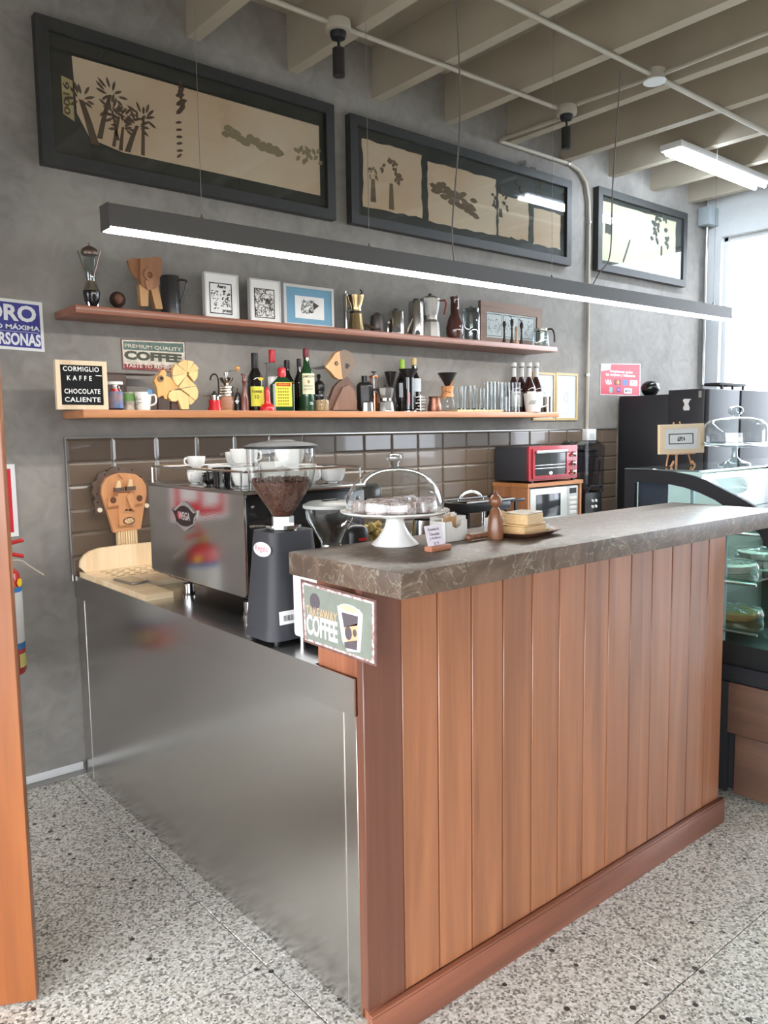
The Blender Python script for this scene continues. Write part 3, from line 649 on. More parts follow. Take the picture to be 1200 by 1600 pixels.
B().prism([(-.068, .016), (-.05, .01), (-.02, .028), (0, .032), (.02, .028), (.05, .01), (.068, .016), (.05, -.004), (.044, -.024), (.02, -.034), (0, -.036), (-.02, -.034), (-.044, -.024), (-.05, -.004)], .0055, mE).build('emblem_field', M('emblem_dark', (40,28,30), .4), em)
text('WEGA', M('emblem_pale', (200,190,190), .4), em, mE @ Matrix.Translation((.002, -.002, .006)), w=.062, h=.026, bold=.02)
B().prism(circ(-.024, -.001, .013), .0058, mE).build('emblem_dot', RED, em)
# cup tray with rails
B().box(-.002, .50, .0, DY, ZT-.012, ZT+.002, bev=.002).build('cup_tray', mat_steel('tray_steel', (160,155,150), .2, 0), em)
rl = B()
for zz in (.062,):
    rl.tube([(.012, .012, ZT+zz), (.012, DY-.012, ZT+zz)], .004, 8)
rl.tube([(.012, DY-.012, ZT), (.012, DY-.012, ZT+.062)], .004); rl.build('rail', CHROME, em)
B().tube([(.012, .03, ZT), (.012, .03, ZT+.058), (.012, .012, ZT+.062), (.03, .012, ZT+.062), (.45, .012, ZT+.062), (.485, .012, ZT+.058), (.487, .012, ZT)], .004).build('rail', CHROME, em)
B().tube([(.03, .012, ZT), (.03, .012, ZT+.06)], .004).build('rail_post', CHROME, em)
B().tube([(.487, .012, ZT+.06), (.487, DY-.012, ZT+.062), (.487, DY-.012, ZT)], .004).build('rail', CHROME, em)
B().tube([(.012, DY-.012, ZT+.062), (.487, DY-.012, ZT+.062)], .004).build('rail', CHROME, em)
B().tube([(.14, .40, ZT+.11), (.30, .30, ZT+.125)], .004).build('loose_rod', CHROME, em)
# barista side: groups and drip tray
for gy in (.2, .5):
    B().lathe([(0, -.05), (.035, -.05), (.038, -.02), (.038, .02), (.03, .03), (0, .03)], 20, (.545, gy, .27)).build('brew_group', CHROME, em)
    B().tube([(.545, gy, .205), (.60, gy, .20), (.72, gy, .185)], [.02, .012, .015], 10).build('portafilter', BLACKP, em)
B().box(.50, .62, .05, DY-.05, .06, .085, bev=.004).build('drip_tray', CHROME, em)
B().box(.49, .60, .02, DY-.02, .31, .41, bev=.02).build('front_hood', M('gloss_black'), em)

TZ = .895+ZT+.002
def cup(bd, r, h, c=(0, 0, 0), foot=.45, seg=24, th=.003):
    bd.lathe([(0, .003), (r*foot, .0), (r*foot*1.02, .004), (r*max(.74, foot), h*.16), (r*.90, h*.42), (r*.98, h*.72), (r, h), (r-th, h), (r*.92, h*.70), (r*.82, h*.40), (r*.6, h*.16), (0, h*.08)], seg, c)
def handle(bd, r, h, c=(0, 0, 0), a=0, t=.0035, out=.5):
    x = r*.86; o = h*out
    pts = [(x, h*.80), (x+o*.75, h*.84), (x+o, h*.62), (x+o*.8, h*.36), (x*.86, h*.24)]
    bd.tube(bez([(c[0]+u*cos(a), c[1]+u*sin(a), c[2]+z) for u, z in pts], 5), t, 7)
def make_cup(label, loc, r, h, mat, a=0, rz=0, group=None, foot=.5, nm='espresso_cup', saucer=False, cat='cup', out=.32):
    t = thing(nm, label, cat, loc, 0, group); b = B(); cup(b, r, h, foot=foot); b.build('cup_body', mat, t)
    if a is not None: b = B(); handle(b, r, h, a=a, out=out); b.build('handle', mat, t)
    return t
def onz(px, py, z): q = on(2, z, px, py); return q.x, q.y
G = 'cups stacked on the coffee machine tray'
def cupat(px, pyb, wpx, hpx, label, mat, a=0, z=TZ, **k):
    x, y = onz(px, pyb, z); s = mpp((x, y, z)); return make_cup(label, (x, y, z), wpx*s/2, hpx*s, mat, a=a, group=G, **k)
BLK = M('black_ceramic', (22,21,22), .2, coat=.4)
CL = 2.5
def cupxy(lx, ly, r, h, label, mat, a=0, dz=0, **k):
    return make_cup(label, (.12+lx, -1.25+ly, TZ+dz), r, h, mat, a=a, group=G, **k)
cupxy(.12, .55, .036, .052, 'white coffee cup with handle, bottom cup of the far left stack on the machine', WHITE, a=-2.2)
cupxy(.12, .55, .034, .045, 'white coffee cup on top of the far left stack on the machine', WHITE, a=2.6, dz=.0535)
cupxy(.075, .475, .030, .044, 'small white espresso cup nearest the rail, handle to the left', WHITE, a=-2.6)
cupxy(.15, .42, .046, .066, 'wide white cappuccino cup behind the black mugs', WHITE, a=1.2)
cupxy(.17, .33, .040, .06, 'white cup between the wide cup and the black mugs', WHITE, a=1.4)
cupxy(.17, .33, .042, .055, 'upper white cup stacked behind the black mugs', WHITE, a=-1.4, dz=.0615)
cupxy(.07, .335, .034, .046, 'smaller black cup behind the large black mug', BLK, a=-2.9, foot=.6)
cupxy(.065, .25, .036, .066, 'large black mug by the front rail of the machine', BLK, a=-2.0, foot=.86, out=.3)
cupxy(.075, .115, .046, .070, 'big white cup at the near corner of the machine tray', WHITE, a=.2, foot=.45)
cupxy(.075, .115, .047, .055, 'white cup nested on the big corner cup, handle outward', WHITE, a=-.9, dz=.0415+.035, foot=.45)
cupxy(.175, .10, .045, .085, 'white cup seen through the large bean hopper, left one', WHITE, a=None, foot=.6)
cupxy(.26, .12, .052, .065, 'white breakfast cup seen through the large bean hopper, lower', WHITE, a=-1.0)
cupxy(.26, .12, .052, .062, 'white bowl leaning on top of the stack seen through the bean hopper', WHITE, a=None, dz=.0665, nm='bowl', cat='bowl')
cupxy(.345, .13, .050, .062, 'white cup beside the right hand bowls on the machine tray', WHITE, a=-1.5)
cupxy(.425, .10, .050, .058, 'white bowl at the far right end of the machine tray', WHITE, a=None, nm='bowl', cat='bowl', foot=.35)
cupxy(.41, .26, .050, .064, 'white bowl behind the far right bowl on the machine tray', WHITE, a=None, nm='bowl', cat='bowl', foot=.35)

# ================================================================ GRINDERS
def bean(bd, p, s, r):
    m = Matrix.Translation(p) @ r @ Matrix.Diagonal((s*1.45, s, s*.8, 1)); bmesh.ops.create_icosphere(bd.bm, subdivisions=1, radius=1, matrix=m)
gx, gy = .105, -1.50
g1 = thing('coffee_grinder', 'tall dark grey coffee grinder with a clear hopper half full of beans', 'coffee grinder', (gx, gy, .895))
GB = M('grinder_grey', (52,52,57), .55, bump=.1, bs=300)
def taper(bd, w0, d0, w1, d1, z0, z1, r0, r1, n=5, steps=1):
    P0 = rrect(-w0, -d0, w0, d0, r0, n); P1 = rrect(-w1, -d1, w1, d1, r1, n)
    A = [bd.bm.verts.new((x, y, z0)) for x, y in P0]; Q = [bd.bm.verts.new((x, y, z1)) for x, y in P1]; N = len(A)
    for i in range(N): bd.bm.faces.new((A[i], A[(i+1) % N], Q[(i+1) % N], Q[i]))
    bd.bm.faces.new(A[::-1]); bd.bm.faces.new(Q); return bd
rg1 = Matrix.Rotation(.12, 4, 'Z')
taper(B(), .105, .088, .098, .080, .010, .045, .04, .04).build('base', GB, g1)
taper(B(), .100, .082, .076, .062, .040, .318, .035, .03).build('body', GB, g1)
for fx_, fy_ in ((-.07, -.06), (.07, -.06), (-.07, .06), (.07, .06)): B().lathe([(0, 0), (.01, 0), (.01, .012), (0, .012)], 10, (fx_, fy_, 0)).build('foot', BLACKP, g1)
g1h = [o for o in g1.children]
B().lathe([(0, .318), (.05, .318), (.052, .326), (.045, .330), (.045, .337), (.056, .338), (.056, .345), (0, .345)], 30).build('adjusting_collar', CHROME, g1)
B().tube([(-.045, .03, .338), (-.085, .045, .340)], .004).build('lever', CHROME, g1)
B().lathe([(0, .345), (.033, .345), (.033, .372), (0, .372)], 8).build('neck', ALU, g1)
HP = [(.030, .372), (.036, .385), (.062, .43), (.088, .475), (.098, .515), (.1005, .55), (.1005, .595)]
B().lathe(HP, 40).build('hopper', glass('hopper_plastic', (244,244,242), 1.4), g1)
B().lathe([(.1015, .595), (.107, .596), (.108, .604), (.09, .612), (.05, .618), (.03, .619), (0, .619)], 40).lathe([(0, .595), (.1015, .595)], 40).build('lid', M('lid_grey', (30,30,30), .55), g1)
B().lathe([(.02, .6185), (.045, .6195), (.03, .624), (0, .624)], 24).build('lid_grip', M('lid_dark', (40,40,40), .4), g1)
bb_ = B().lathe([(0, .373), (.028, .374), (.034, .386), (.060, .431), (.084, .473), (.088, .487), (.05, .492), (0, .495)], 36)
beanm = M('coffee_beans', (92,54,40), .4, var=.5, vs=140, bump=.9, bs=160, coat=.2)
random.seed(5)
for i in range(900):
    if i < 600:
        z = random.uniform(.40, .487); k = max(j for j in range(len(HP)-1) if HP[j][1] <= z); t_ = (z-HP[k][1])/(HP[k+1][1]-HP[k][1]); r = HP[k][0]+t_*(HP[k+1][0]-HP[k][0])-.006; a = random.uniform(0, 2*pi)
    else: a = random.uniform(0, 2*pi); r = .086*math.sqrt(random.random()); z = .492+random.uniform(-.002, .005)
    bean(bb_, (r*cos(a), r*sin(a), z), random.uniform(.0036, .0046), Euler((random.uniform(0, 6), random.uniform(0, 6), random.uniform(0, 6))).to_matrix().to_4x4())
tag(bb_.build('coffee_beans', beanm, g1), kind='stuff')
for o in g1.children:
    if o not in g1h:
        for v in o.data.vertices: v.co.z = .310+(v.co.z-.318)*.885
# logo on the left face, barcode label low down
sl = math.atan2(.024, .278)
mLg = Matrix.Translation((-.0795, -.012, .268)) @ basis((0, 0, 0), (0, -1, 0), (sin(sl), 0, cos(sl)))
B().prism(circ(0, 0, .046, .021, 30), .002, mLg).build('badge', M('badge_white', (226,222,226), .3), g1)
text('Regalo', M('badge_pink', (206,96,112), .4), g1, mLg @ Matrix.Translation((-.002, 0, .0022)) @ Matrix.Shear('XY', 4, (.0, .0)), w=.068, h=.022)
mLb = Matrix.Translation((-.0968, -.045, .085)) @ basis((0, 0, 0), (0, -1, 0), (sin(sl), 0, cos(sl)))
B().box(-.10, -.02, -.0835, -.0825, .045, .075, mtx=Matrix.Rotation(0, 4, 'X')).build('barcode_label', PAPER, g1) if False else None
mF = basis((.0, -.0797, .075), (1, 0, 0), (0, math.tan(.0715), 1))
B().prism(rect(-.072, -.019, .03, .019), .0012, mF).build('barcode_label', PAPER, g1)
p = B(); x = -.058
while x < -.005: w0 = random.choice((.001, .002)); p.prism(rect(x, -.010, x+w0, .006), .0016, mF); x += w0+random.choice((.0012, .002))
tag(p.build('barcode', INK, g1), kind='stuff')

g2 = thing('coffee_grinder', 'white coffee grinder with an empty clear hopper, behind the takeaway sign', 'coffee grinder', (.172, -1.695, .895))
B().box(-.105, .095, -.075, .10, .022, .255, bev=.012).build('body', M('white_enamel', (236,234,234), .3, coat=.4), g2)
B().box(-.1065, -.105, -.06, .0, .205, .225).build('vent', BLACKP, g2)
B().box(-.107, -.105, -.07, -.055, .12, .15).build('switch', BLACKP, g2)
for fx_, fy_ in ((-.085, -.055), (.075, -.055), (-.085, .08), (.075, .08)): B().lathe([(0, 0), (.009, 0), (.009, .022), (0, .022)], 10, (fx_, fy_, 0)).build('foot', CHROME, g2)
q = on(1, -1.68, 512, 838); hx = q.x-.172
B().lathe([(0, .255), (.045, .255), (.046, .262), (.030, .266), (.030, .292), (0, .292)], 28, (hx, 0, 0)).build('collar', CHROME, g2)
B().tube([(hx-.03, .02, .268), (hx-.085, .035, .272)], .005).build('lever', CHROME, g2)
B().lathe([(.026, .290), (.030, .300), (.05, .335), (.066, .36), (.070, .385), (.070, .392)], 36, (hx, 0, 0)).build('hopper', glass('hopper_plastic'), g2)
B().lathe([(0, .392), (.071, .392), (.076, .394), (.076, .402), (.06, .410), (0, .413)], 36, (hx, 0, 0)).build('lid', M('lid_pale', (158,158,154), .4), g2)
B().box(hx-.025, hx+.025, -.008, .008, .412, .416, bev=.002).build('lid_grip', M('lid_dark'), g2)
B().box(.06, .10, -.03, .03, .14, .2, bev=.008).build('spout', BLACKP, g2)

# wooden laptop-like stand and tray behind the machine, phone
pine = wood('pine_board', (236,214,180), (214,184,142), 2, .6, .5)
ws = thing('wooden_shelf_stand', 'pale wooden stand with rounded back board at the end of the low bar', 'wooden stand', (-.004, -.09, .895))
bq = lambda px, py: (at(px, py, -.09).x+.004, max(at(px, py, -.09).z-.895, .0))
m = MB(0, 0, 0)
B().prism([(.012, .023), (.44, .023), (.44, bq(234, 847)[1]+.004)]+[bq(234, 847), bq(190, 851), bq(152, 856), bq(138, 861), bq(130, 867), bq(124, 876), bq(123, 886)], .02, m).build('back_board', pine, ws)
B().prism([(0, -.655), (.108, -.655), (.108, -.40), (.44, -.40), (.44, .02), (0, .02)], .022, Matrix.Identity(4)).build('shelf_board', wood('pine_flat', (236,214,180), (214,184,142), 0, .6, .5), ws)
gr_ = B()
for i in range(6):
    for j in range(7): 
        x = .06+.05*j+(.012 if i % 2 else 0); y = -.06-.03*i
        gr_.box(x, x+.03, y, y+.004, .0221, .0228)
tag(gr_.build('vent_slots', M('slot_dark', (70,58,42), .8), ws), kind='stuff')
ph = thing('smartphone', 'dark smartphone lying by the foot of the espresso machine', 'phone', (.035, -.53, .9175))
B().box(0, .08, 0, .15, 0, .009, bev=.003).build('phone_body', ALU, ph); B().box(.005, .075, .006, .144, .009, .0095).build('screen', M('gloss_black'), ph)
ph.rotation_euler = (0, 0, .1)

# carved wooden face
fm = wood('face_wood', (206,150,104), (186,128,84), 2, .5, .55); hm = wood('hair_wood', (98,78,66), (78,60,50), 2, 1, .6)
fc = thing('wooden_face_sculpture', 'carved wooden face with scalloped dark hair standing against the tiles', 'sculpture', (.23, -.05, .9175))
def fp(px, py, y=-.05): q = at(px, py, y); return (q.x-.23, q.z-.9175)
m = MB(0, .02, 0)
nx = fp(198, 830)[0]
B().box(nx-.045, nx+.045, -.008, .014, 0, .18).build('neck', wood('neck_wood', (228,200,158), (206,172,128), 2, 2, .5), fc)
for k in range(8): B().box(nx-.043+.0108*k, nx-.035+.0108*k, -.012, -.008, 0, .155).build('neck_strip', wood('neck_wood'), fc)
cx_, cz_ = fp(190, 785)
hair = [fp(165, 803), fp(151, 803), fp(150, 793)]
sc = [(147, 784), (150, 778), (144, 770), (147, 762), (144, 755), (152, 750), (154, 740), (163, 737), (170, 735), (178, 729), (188, 731), (197, 730), (206, 732), (212, 738), (222, 741), (225, 748), (232, 754), (232, 762), (234, 770), (230, 778), (232, 795), (225, 796)]
hair += [fp(*q) for q in sc]
B().prism(hair, .016, m).build('hair', hm, fc)
face = [fp(*q) for q in ((157, 772), (158, 758), (164, 747), (173, 742), (184, 739), (196, 739), (210, 741), (220, 748), (226, 758), (227, 772), (222, 800), (218, 826), (176, 832), (170, 812))]
B().prism(face, .034, m, .012).build('face_board', fm, fc)
B().prism([fp(*q) for q in ((181, 770), (183, 821), (208, 818), (206, 770))], .046, m, .034).build('muzzle', fm, fc)
for pts in (((166, 777), (181, 775), (184, 788), (165, 792)), ((206, 773), (219, 771), (221, 785), (206, 788))): B().prism([fp(*q) for q in pts], .048, m, .034).build('eye_block', fm, fc)
for q in ((173, 781), (214, 778)):
    u = fp(*q); B().prism(circ(u[0], u[1], .014), .0488, m, .034).build('eye_hole', M('hole_dark', (96,60,40), .8), fc)
for q in ((181, 768), (199, 766)):
    B().prism([fp(q[0]-4, q[1]), fp(q[0]+5, q[1]-1), fp(q[0]+3, q[1]-17), fp(q[0]-1, q[1]-17)], .05, m, .034).build('brow_strip', wood('neck_wood'), fc)
    B().prism([fp(q[0]-6, q[1]), fp(q[0]+8, q[1]-1), fp(q[0]+8, q[1]-7), fp(q[0]-6, q[1]-6)], .056, m, .034).build('brow_bar', hm, fc)
B().prism([fp(*q) for q in ((193, 776), (199, 768), (206, 775), (206, 798), (199, 792))], .058, m, .034).build('nose', fm, fc)
for q in ((193, 796), (199, 796)): u = fp(*q); B().prism(circ(u[0], u[1], .0035), .0592, m, .034).build('nostril', INK, fc)
u = fp(198, 813); mo = B(); ring(mo, circ(u[0], u[1], .026, .016), circ(u[0], u[1], .023, .013), .0475, m, .046); mo.build('mouth', INK, fc)
for dx, dy in ((-.014, 0), (0, .006), (0, -.007), (.014, 0), (.009, .008), (-.008, -.008)): B().prism(circ(u[0]+dx, u[1]+dy*.8, .0058), .0485, m, .044).build('tooth', wood('neck_wood'), fc)
B().prism([fp(183, 741), fp(191, 740), fp(189, 748)], .042, m, .034).build('forehead_mark', fm, fc)
for q in ((156, 797), (229, 790)): u = fp(*q); B().prism(circ(u[0], u[1], .010), .024, m, .012).build('earring', M('ivory', (232,222,200), .5), fc)
for q in ((164, 742), (168, 736), (186, 733), (207, 734), (152, 772), (153, 785), (220, 745)): u = fp(*q); B().prism(circ(u[0], u[1], .004), .0166, m).build('hair_hole', INK, fc)

# ================================================================ ON THE STONE SLAB
SZ = 1.201
cs = thing('cake_stand', 'white fluted cake stand under a clear glass dome, filled with wrapped brownies', 'cake stand', (.187, -1.925, SZ))
cs.location.x, cs.location.y = .182, -1.915
pr = B(); N = 48
rg = [(0, 0), (.060, 0), (.062, .003), (.056, .008), (.044, .02), (.034, .034), (.026, .05), (.023, .064), (.024, .074), (0, .074)]
pr.lathe(rg, N)
for v in pr.bm.verts:
    r = math.hypot(v.co.x, v.co.y)
    if r > .01 and .006 < v.co.z < .07:
        a = math.atan2(v.co.y, v.co.x); k = 1+.035*cos(a*24); v.co.x *= k; v.co.y *= k
pr.build('pedestal', WHITE, cs, smooth=radians(60))
pl = B(); pl.lathe([(0, .074), (.06, .074), (.110, .080), (.139, .088), (.141, .092), (.136, .092), (.11, .0845), (.06, .083), (0, .083)], 64)
for v in pl.bm.verts:
    r = math.hypot(v.co.x, v.co.y)
    if r > .135: a = math.atan2(v.co.y, v.co.x); k = 1+.018*abs(sin(a*16)); v.co.x *= k; v.co.y *= k
pl.build('plate', WHITE, cs)
dm = B(); R0 = .128
prof = [(R0, .093), (R0, .098)]+[(R0*cos(t_)**.85 if cos(t_) > 0 else 0, .098+.105*sin(t_)) for t_ in [i*pi/2/14 for i in range(1, 14)]]+[(.012, .2035)]
dm.lathe(prof, 48); dm.build('glass_dome', glass('dome_glass', (246,248,248), 1.7), cs)
B().lathe([(.008, .203), (.012, .206), (.010, .212), (.018, .218), (.0205, .226), (.018, .234), (.01, .237), (0, .237)], 24, ).build('dome_knob', glass('knob_glass', (236,240,242), 2.5), cs)
do = B(); dd_ = [(.108*(1+.05*cos(14*2*pi*i/112)))*1 for i in range(112)]
do.prism([(dd_[i]*cos(2*pi*i/112), dd_[i]*sin(2*pi*i/112)) for i in range(112)], .0862, Matrix.Identity(4), .0852); do.build('paper_doily', PAPER, cs)
bm_ = M('brownie', (96,62,44), .9, var=.4, vs=60, bump=.6, bs=120); wr = M('wrap_film', (214,204,202), .22, col2=(150,118,104), vs=70, bump=.5, bs=120, coat=.5)
random.seed(11); i_ = 0
for (bx, by, rz, hh) in ((-.075, -.03, .3, .03), (-.035, -.07, -.1, .032), (.03, -.075, .1, .03), (.075, -.03, -.4, .034), (-.07, .035, -.3, .03), (.0, .0, .2, .034), (.0, .062, .0, .03), (.07, .04, .4, .033), (-.03, .02, .9, .03)):
    bt = thing('wrapped_brownie', 'chocolate brownie in clear film on the cake stand, '+('left end', 'front left', 'front centre', 'front right', 'back left', 'centre', 'far back', 'back right', 'middle left')[i_], 'brownie', (cs.location.x+bx, cs.location.y+by, SZ+.0865), rz, 'wrapped brownies on the cake stand')
    i_ += 1
    b = B().box(-.024, .024, -.021, .021, .001, hh-.004, bev=.003); b.build('brownie', bm_, bt)
    f2 = B().box(-.027, .027, -.024, .024, 0, hh, bev=.004)
    for v in f2.bm.verts: v.co += Vector((random.uniform(-1, 1), random.uniform(-1, 1), random.uniform(0, 1)))*.0022
    f2.prism([(-.030, 0), (.030, .001), (.034, .008), (-.034, .007)], .002, MB(0, -.012, hh-.004)); f2.build('film', wr, bt, smooth=0)

ch = thing('price_card', 'small white price card for brownies in a wooden block, before the cake stand', 'price card', (.196, -2.062, SZ), .08)
B().box(-.037, .037, -.012, .014, 0, .013, bev=.002).build('wooden_block', wood('card_block', (186,126,92), (160,100,70), 0, 2, .5), ch)
mC = Matrix.Translation((-.004, .0, .008)) @ basis((0, 0, 0), (1, 0, 0), (0, .28, 1))
B().prism(rect(-.032, 0, .030, .056), .0008, mC).build('card', M('card_lilac', (226,216,224), .7), ch)
GI = M('pencil_grey', (110,100,106), .7)
for s_, yy, w0 in (('Brownies de', .046, .040), ('Chocolate', .034, .036), ('y Avellanas', .023, .040), ('S/ 9', .010, .018)): text(s_, GI, ch, mC @ Matrix.Translation((-.001, yy, .0009)), w=w0, h=.008)

def sachet_box(loc, label, notch, rz=0):
    t = thing('sachet_box', label, 'box', loc, rz); W2, D2, H2 = .046, .028, .055; b = B(); th = .002
    b.prism([(-W2, 0), (W2, 0), (W2, H2), (.022, H2), (.018, H2-.014), (0, H2-.02), (-.018, H2-.014), (-.022, H2), (-W2, H2)] if notch else rect(-W2, 0, W2, H2), th, MB(0, -D2+th, 0))
    b.build('front', M('box_white', (226,222,216), .5), t)
    B().box(-W2, W2, D2-th, D2, 0, H2).build('back', M('box_white'), t)
    for s_ in (-1, 1): B().box(s_*W2-(th if s_ > 0 else 0), s_*W2+(0 if s_ > 0 else th), -D2, D2, 0, H2).build('side', M('box_white'), t)
    B().box(-W2, W2, -D2, D2, 0, .002).build('bottom', M('box_white'), t); return t
sx, sy = onz(707, 846, SZ)
s1 = sachet_box((.338, -1.955, SZ), 'white box of sugar sachets with a notched front, by the cake stand', True, .12)
s2 = sachet_box((.405, -1.885, SZ), 'white box of sachets behind the notched one', False, .12)
SB = M('kraft_sachet', (196,150,100), .7); SWh = M('white_sachet', (232,230,226), .6)
for bx_, (n_, mt_) in ((s1, (8, SB)), (s2, (9, SWh))):
    for k in range(n_):
        o = B().box(-.02, .02, -.001, .001, .004, .062, bev=.0006, mtx=Matrix.Rotation(random.uniform(-.22, .22), 4, 'Y') @ Matrix.Rotation(random.uniform(-.15, .15), 4, 'X'), seg=1).build('sachet', mt_ if k % 4 else (SWh if mt_ is SB else SB), None)
        tag(o, 'kraft paper sugar sachet in the notched white box' if bx_ is s1 else 'white sachet standing in the rear white box', 'sachet', 'sachets in the notched box' if bx_ is s1 else 'sachets in the rear box')
        l = bx_.location; o.location = (l.x-.022+.006*k+(.0), l.y-.016+.004*k, l.z+.002); o.rotation_euler = (0, 0, .4)

fg = thing('wooden_pepper_mill', 'bird headed turned wooden pepper mill standing between the sachets and the tray', 'pepper mill', (.447, -2.025, SZ))
wal = wood('walnut_figure', (140,92,64), (108,66,44), 2, 2, .35, .3)
q = mpp((.447, -2.025, SZ))
B().lathe([(0, 0), (.021, 0), (.022, .004), (.0215, .03), (.019, .055), (.014, .078), (.008, .0865), (0, .0865)], 28).build('body', wal, fg)
B().lathe([(.006, .0865), (.014, .091), (.0185, .100), (.0175, .110), (.011, .118), (.005, .121), (0, .121)], 28).build('head', wal, fg)
B().tube([(0, 0, .118), (-.002, 0, .128), (.003, 0, .131)], [.006, .006, .002], 10).build('beak', M('beak_dark', (92,54,34), .4), fg)
B().lathe([(.0195, .094), (.0195, .1)], 16, (0, -.0, 0), a0=-.6, a1=.4).build('light_inlay', M('ivory'), fg)
tl = thing('wooden_honey_stick', 'striped turned wooden stick with a round end lying by the pepper mill', 'wooden stick', (.395, -1.995, SZ+.0105), .0)
o_ = B(); A_, Bp = Vector(onz(733, 840, SZ+.01)+(0,))-Vector((.395, -1.995, 0)), Vector(onz(764, 835, SZ+.01)+(0,))-Vector((.395, -1.995, 0))
o_.tube([A_+(Bp-A_)*k/8 for k in range(9)], [.006, .009, .0085, .0095, .0085, .0095, .0085, .0095, .008], 12); o_.build('stick', wood('stick_wood', (150,108,78), (104,66,46), 1, 5, .4), tl)
B().sphere((A_.x, A_.y, 0), .0105, (1, 1, 1)).build('knob', wal, tl)
# tray with boxes
ty = thing('wooden_tray', 'oval edged dark wooden tray holding two wooden boxes', 'tray', (.565, -2.035, SZ), .10)
tw = wood('tray_wood', (134,84,60), (104,60,42), 0, 1.5, .35, .3); b = B()
def rp(w_, d_, r): return rrect(-w_, -d_, w_, d_, r, 6)
L0, L1, L2, L3 = rp(.07, .045, .03), rp(.105, .07, .04), rp(.101, .066, .038), rp(.068, .043, .028)
Vs = [[b.bm.verts.new((x, y, z)) for x, y in L] for L, z in ((L0, 0), (L1, .016), (L2, .016), (L3, .004))]; n_ = len(L0)
for a_, c_ in zip(Vs, Vs[1:]):
    for i in range(n_): b.bm.faces.new((a_[i], a_[(i+1) % n_], c_[(i+1) % n_], c_[i]))
b.bm.faces.new(Vs[0][::-1]); b.bm.faces.new(Vs[-1]); b.build('tray_body', tw, ty)
bxw = wood('plywood_box', (220,186,136), (200,160,108), 0, 1.2, .5)
b1 = thing('wooden_box', 'larger flat pale wooden box lying in the tray, lower of the two', 'box', (.553, -2.035, SZ+.0045), .12)
B().box(-.056, .056, -.038, .038, 0, .026, bev=.0015, seg=1).build('box_body', bxw, b1); B().box(-.056, .056, -.038, .038, .0265, .031, bev=.0015, seg=1).build('box_lid', bxw, b1)
b2 = thing('wooden_box', 'smaller pale wooden box stacked on top in the tray', 'box', (.548, -2.04, SZ+.0358), .18)
B().box(-.043, .043, -.036, .036, 0, .028, bev=.0015, seg=1).build('box_body', bxw, b2); B().box(-.042, .042, -.035, .035, .0283, .033, bev=.0015, seg=1).build('box_lid', M('lid_film', (206,196,178), .3), b2)
cd2 = thing('folded_card', 'small white folded card leaning at the right of the wooden boxes', 'card', (.632, -2.055, SZ+.0045), -.5)
B().prism(rect(-.014, 0, .014, .03), .001, basis((0, 0, 0), (1, 0, 0), (0, .7, .7))).build('card_front', PAPER, cd2)
B().tube([(-.02, .0, .004), (.02, .01, .004)], .004).build('wooden_peg', bxw, cd2)
cp2 = thing('folded_napkins', 'white cup-shaped card with wooden sticks behind the pepper mill', 'card', (.515, -1.965, SZ), .1)
B().box(-.028, .02, -.02, .02, 0, .048, bev=.002).build('holder', PAPER, cp2)
for k in range(3): B().box(-.02+.014*k, -.006+.014*k, -.004, .004, .03, .06+.006*k, mtx=Matrix.Rotation(.25*k-.2, 4, 'Y')).build('wooden_stick', bxw, cp2)

# ================================================================ BEHIND THE SLAB: work shelf and barista things
wsf = thing('inner_worktop', 'steel worktop behind the plank counter on the barista side', 'counter')
B().box(.68, 1.64, -1.795, -1.36, .86, .895, bev=.002).build('steel_worktop', STEEL2, wsf); B().box(.70, 1.64, -1.795, -1.38, .1, .86).build('cabinet_body', BLACKM, wsf)
def back_item(px, pyt, pyb, y): a_ = at(px, pyt, y); b_ = at(px, pyb, y); return a_.x, b_.z, a_.z
x, zb, zt = back_item(582, 812, 842, -1.30)
jr = thing('cork_jar', 'clear container full of yellow corks seen under the cake plate', 'jar', (.625, -1.30, .895)) if False else None
cx2 = at(583, 830, -1.40)
jr = thing('cork_jar', 'clear container full of yellowish corks glimpsed under the cake plate', 'jar', (cx2.x, -1.40, .895))
hz = at(582, 812, -1.40).z-.895; rj = 19*mpp((cx2.x, -.95, 1.1))
lowz = hz-.14
st = B(); st.lathe([(0, 0), (rj*.9, 0), (rj*.9, lowz), (0, lowz)], 24); st.build('stand', BLACKP, jr)
B().lathe([(rj*.9, lowz), (rj, lowz+.01), (rj, hz), ], 28).build('glass', TUMBLER, jr)
ck = B(); random.seed(2)
for i in range(90):
    a_ = random.uniform(0, 2*pi); r = (rj-.016)*math.sqrt(random.random()); z = lowz+.012+random.random()*(hz-lowz-.03)
    m = Matrix.Translation((r*cos(a_), r*sin(a_), z)) @ Euler((random.uniform(0, 6), random.uniform(0, 6), 0)).to_matrix().to_4x4(); ck.lathe([(0, -.014), (.008, -.014), (.008, .014), (0, .014)], 8, mtx=m)
tag(ck.build('corks', M('cork_yellow', (206,182,112), .8, var=.3, vs=40), jr), kind='stuff')
x, y = at(548, 840, -1.2).x, -1.2
kn = thing('knock_box', 'black rounded knock box behind the second grinder', 'knock box', (at(548, 840, -1.47).x, -1.47, .895)) 
hk = at(548, 818, -1.47).z-.895
B().box(-.042, .045, -.055, .055, 0, hk, bev=.03, seg=4).build('body', M('satin_black', (34,32,32), .3), kn); B().box(-.01, .02, -.0565, -.055, hk-.05, hk-.042).build('red_mark', RED, kn)
B().tube([(-.04, 0, hk-.01), (0, .02, hk+.008), (.045, 0, hk-.02)], .004).build('bar', CHROME, kn)
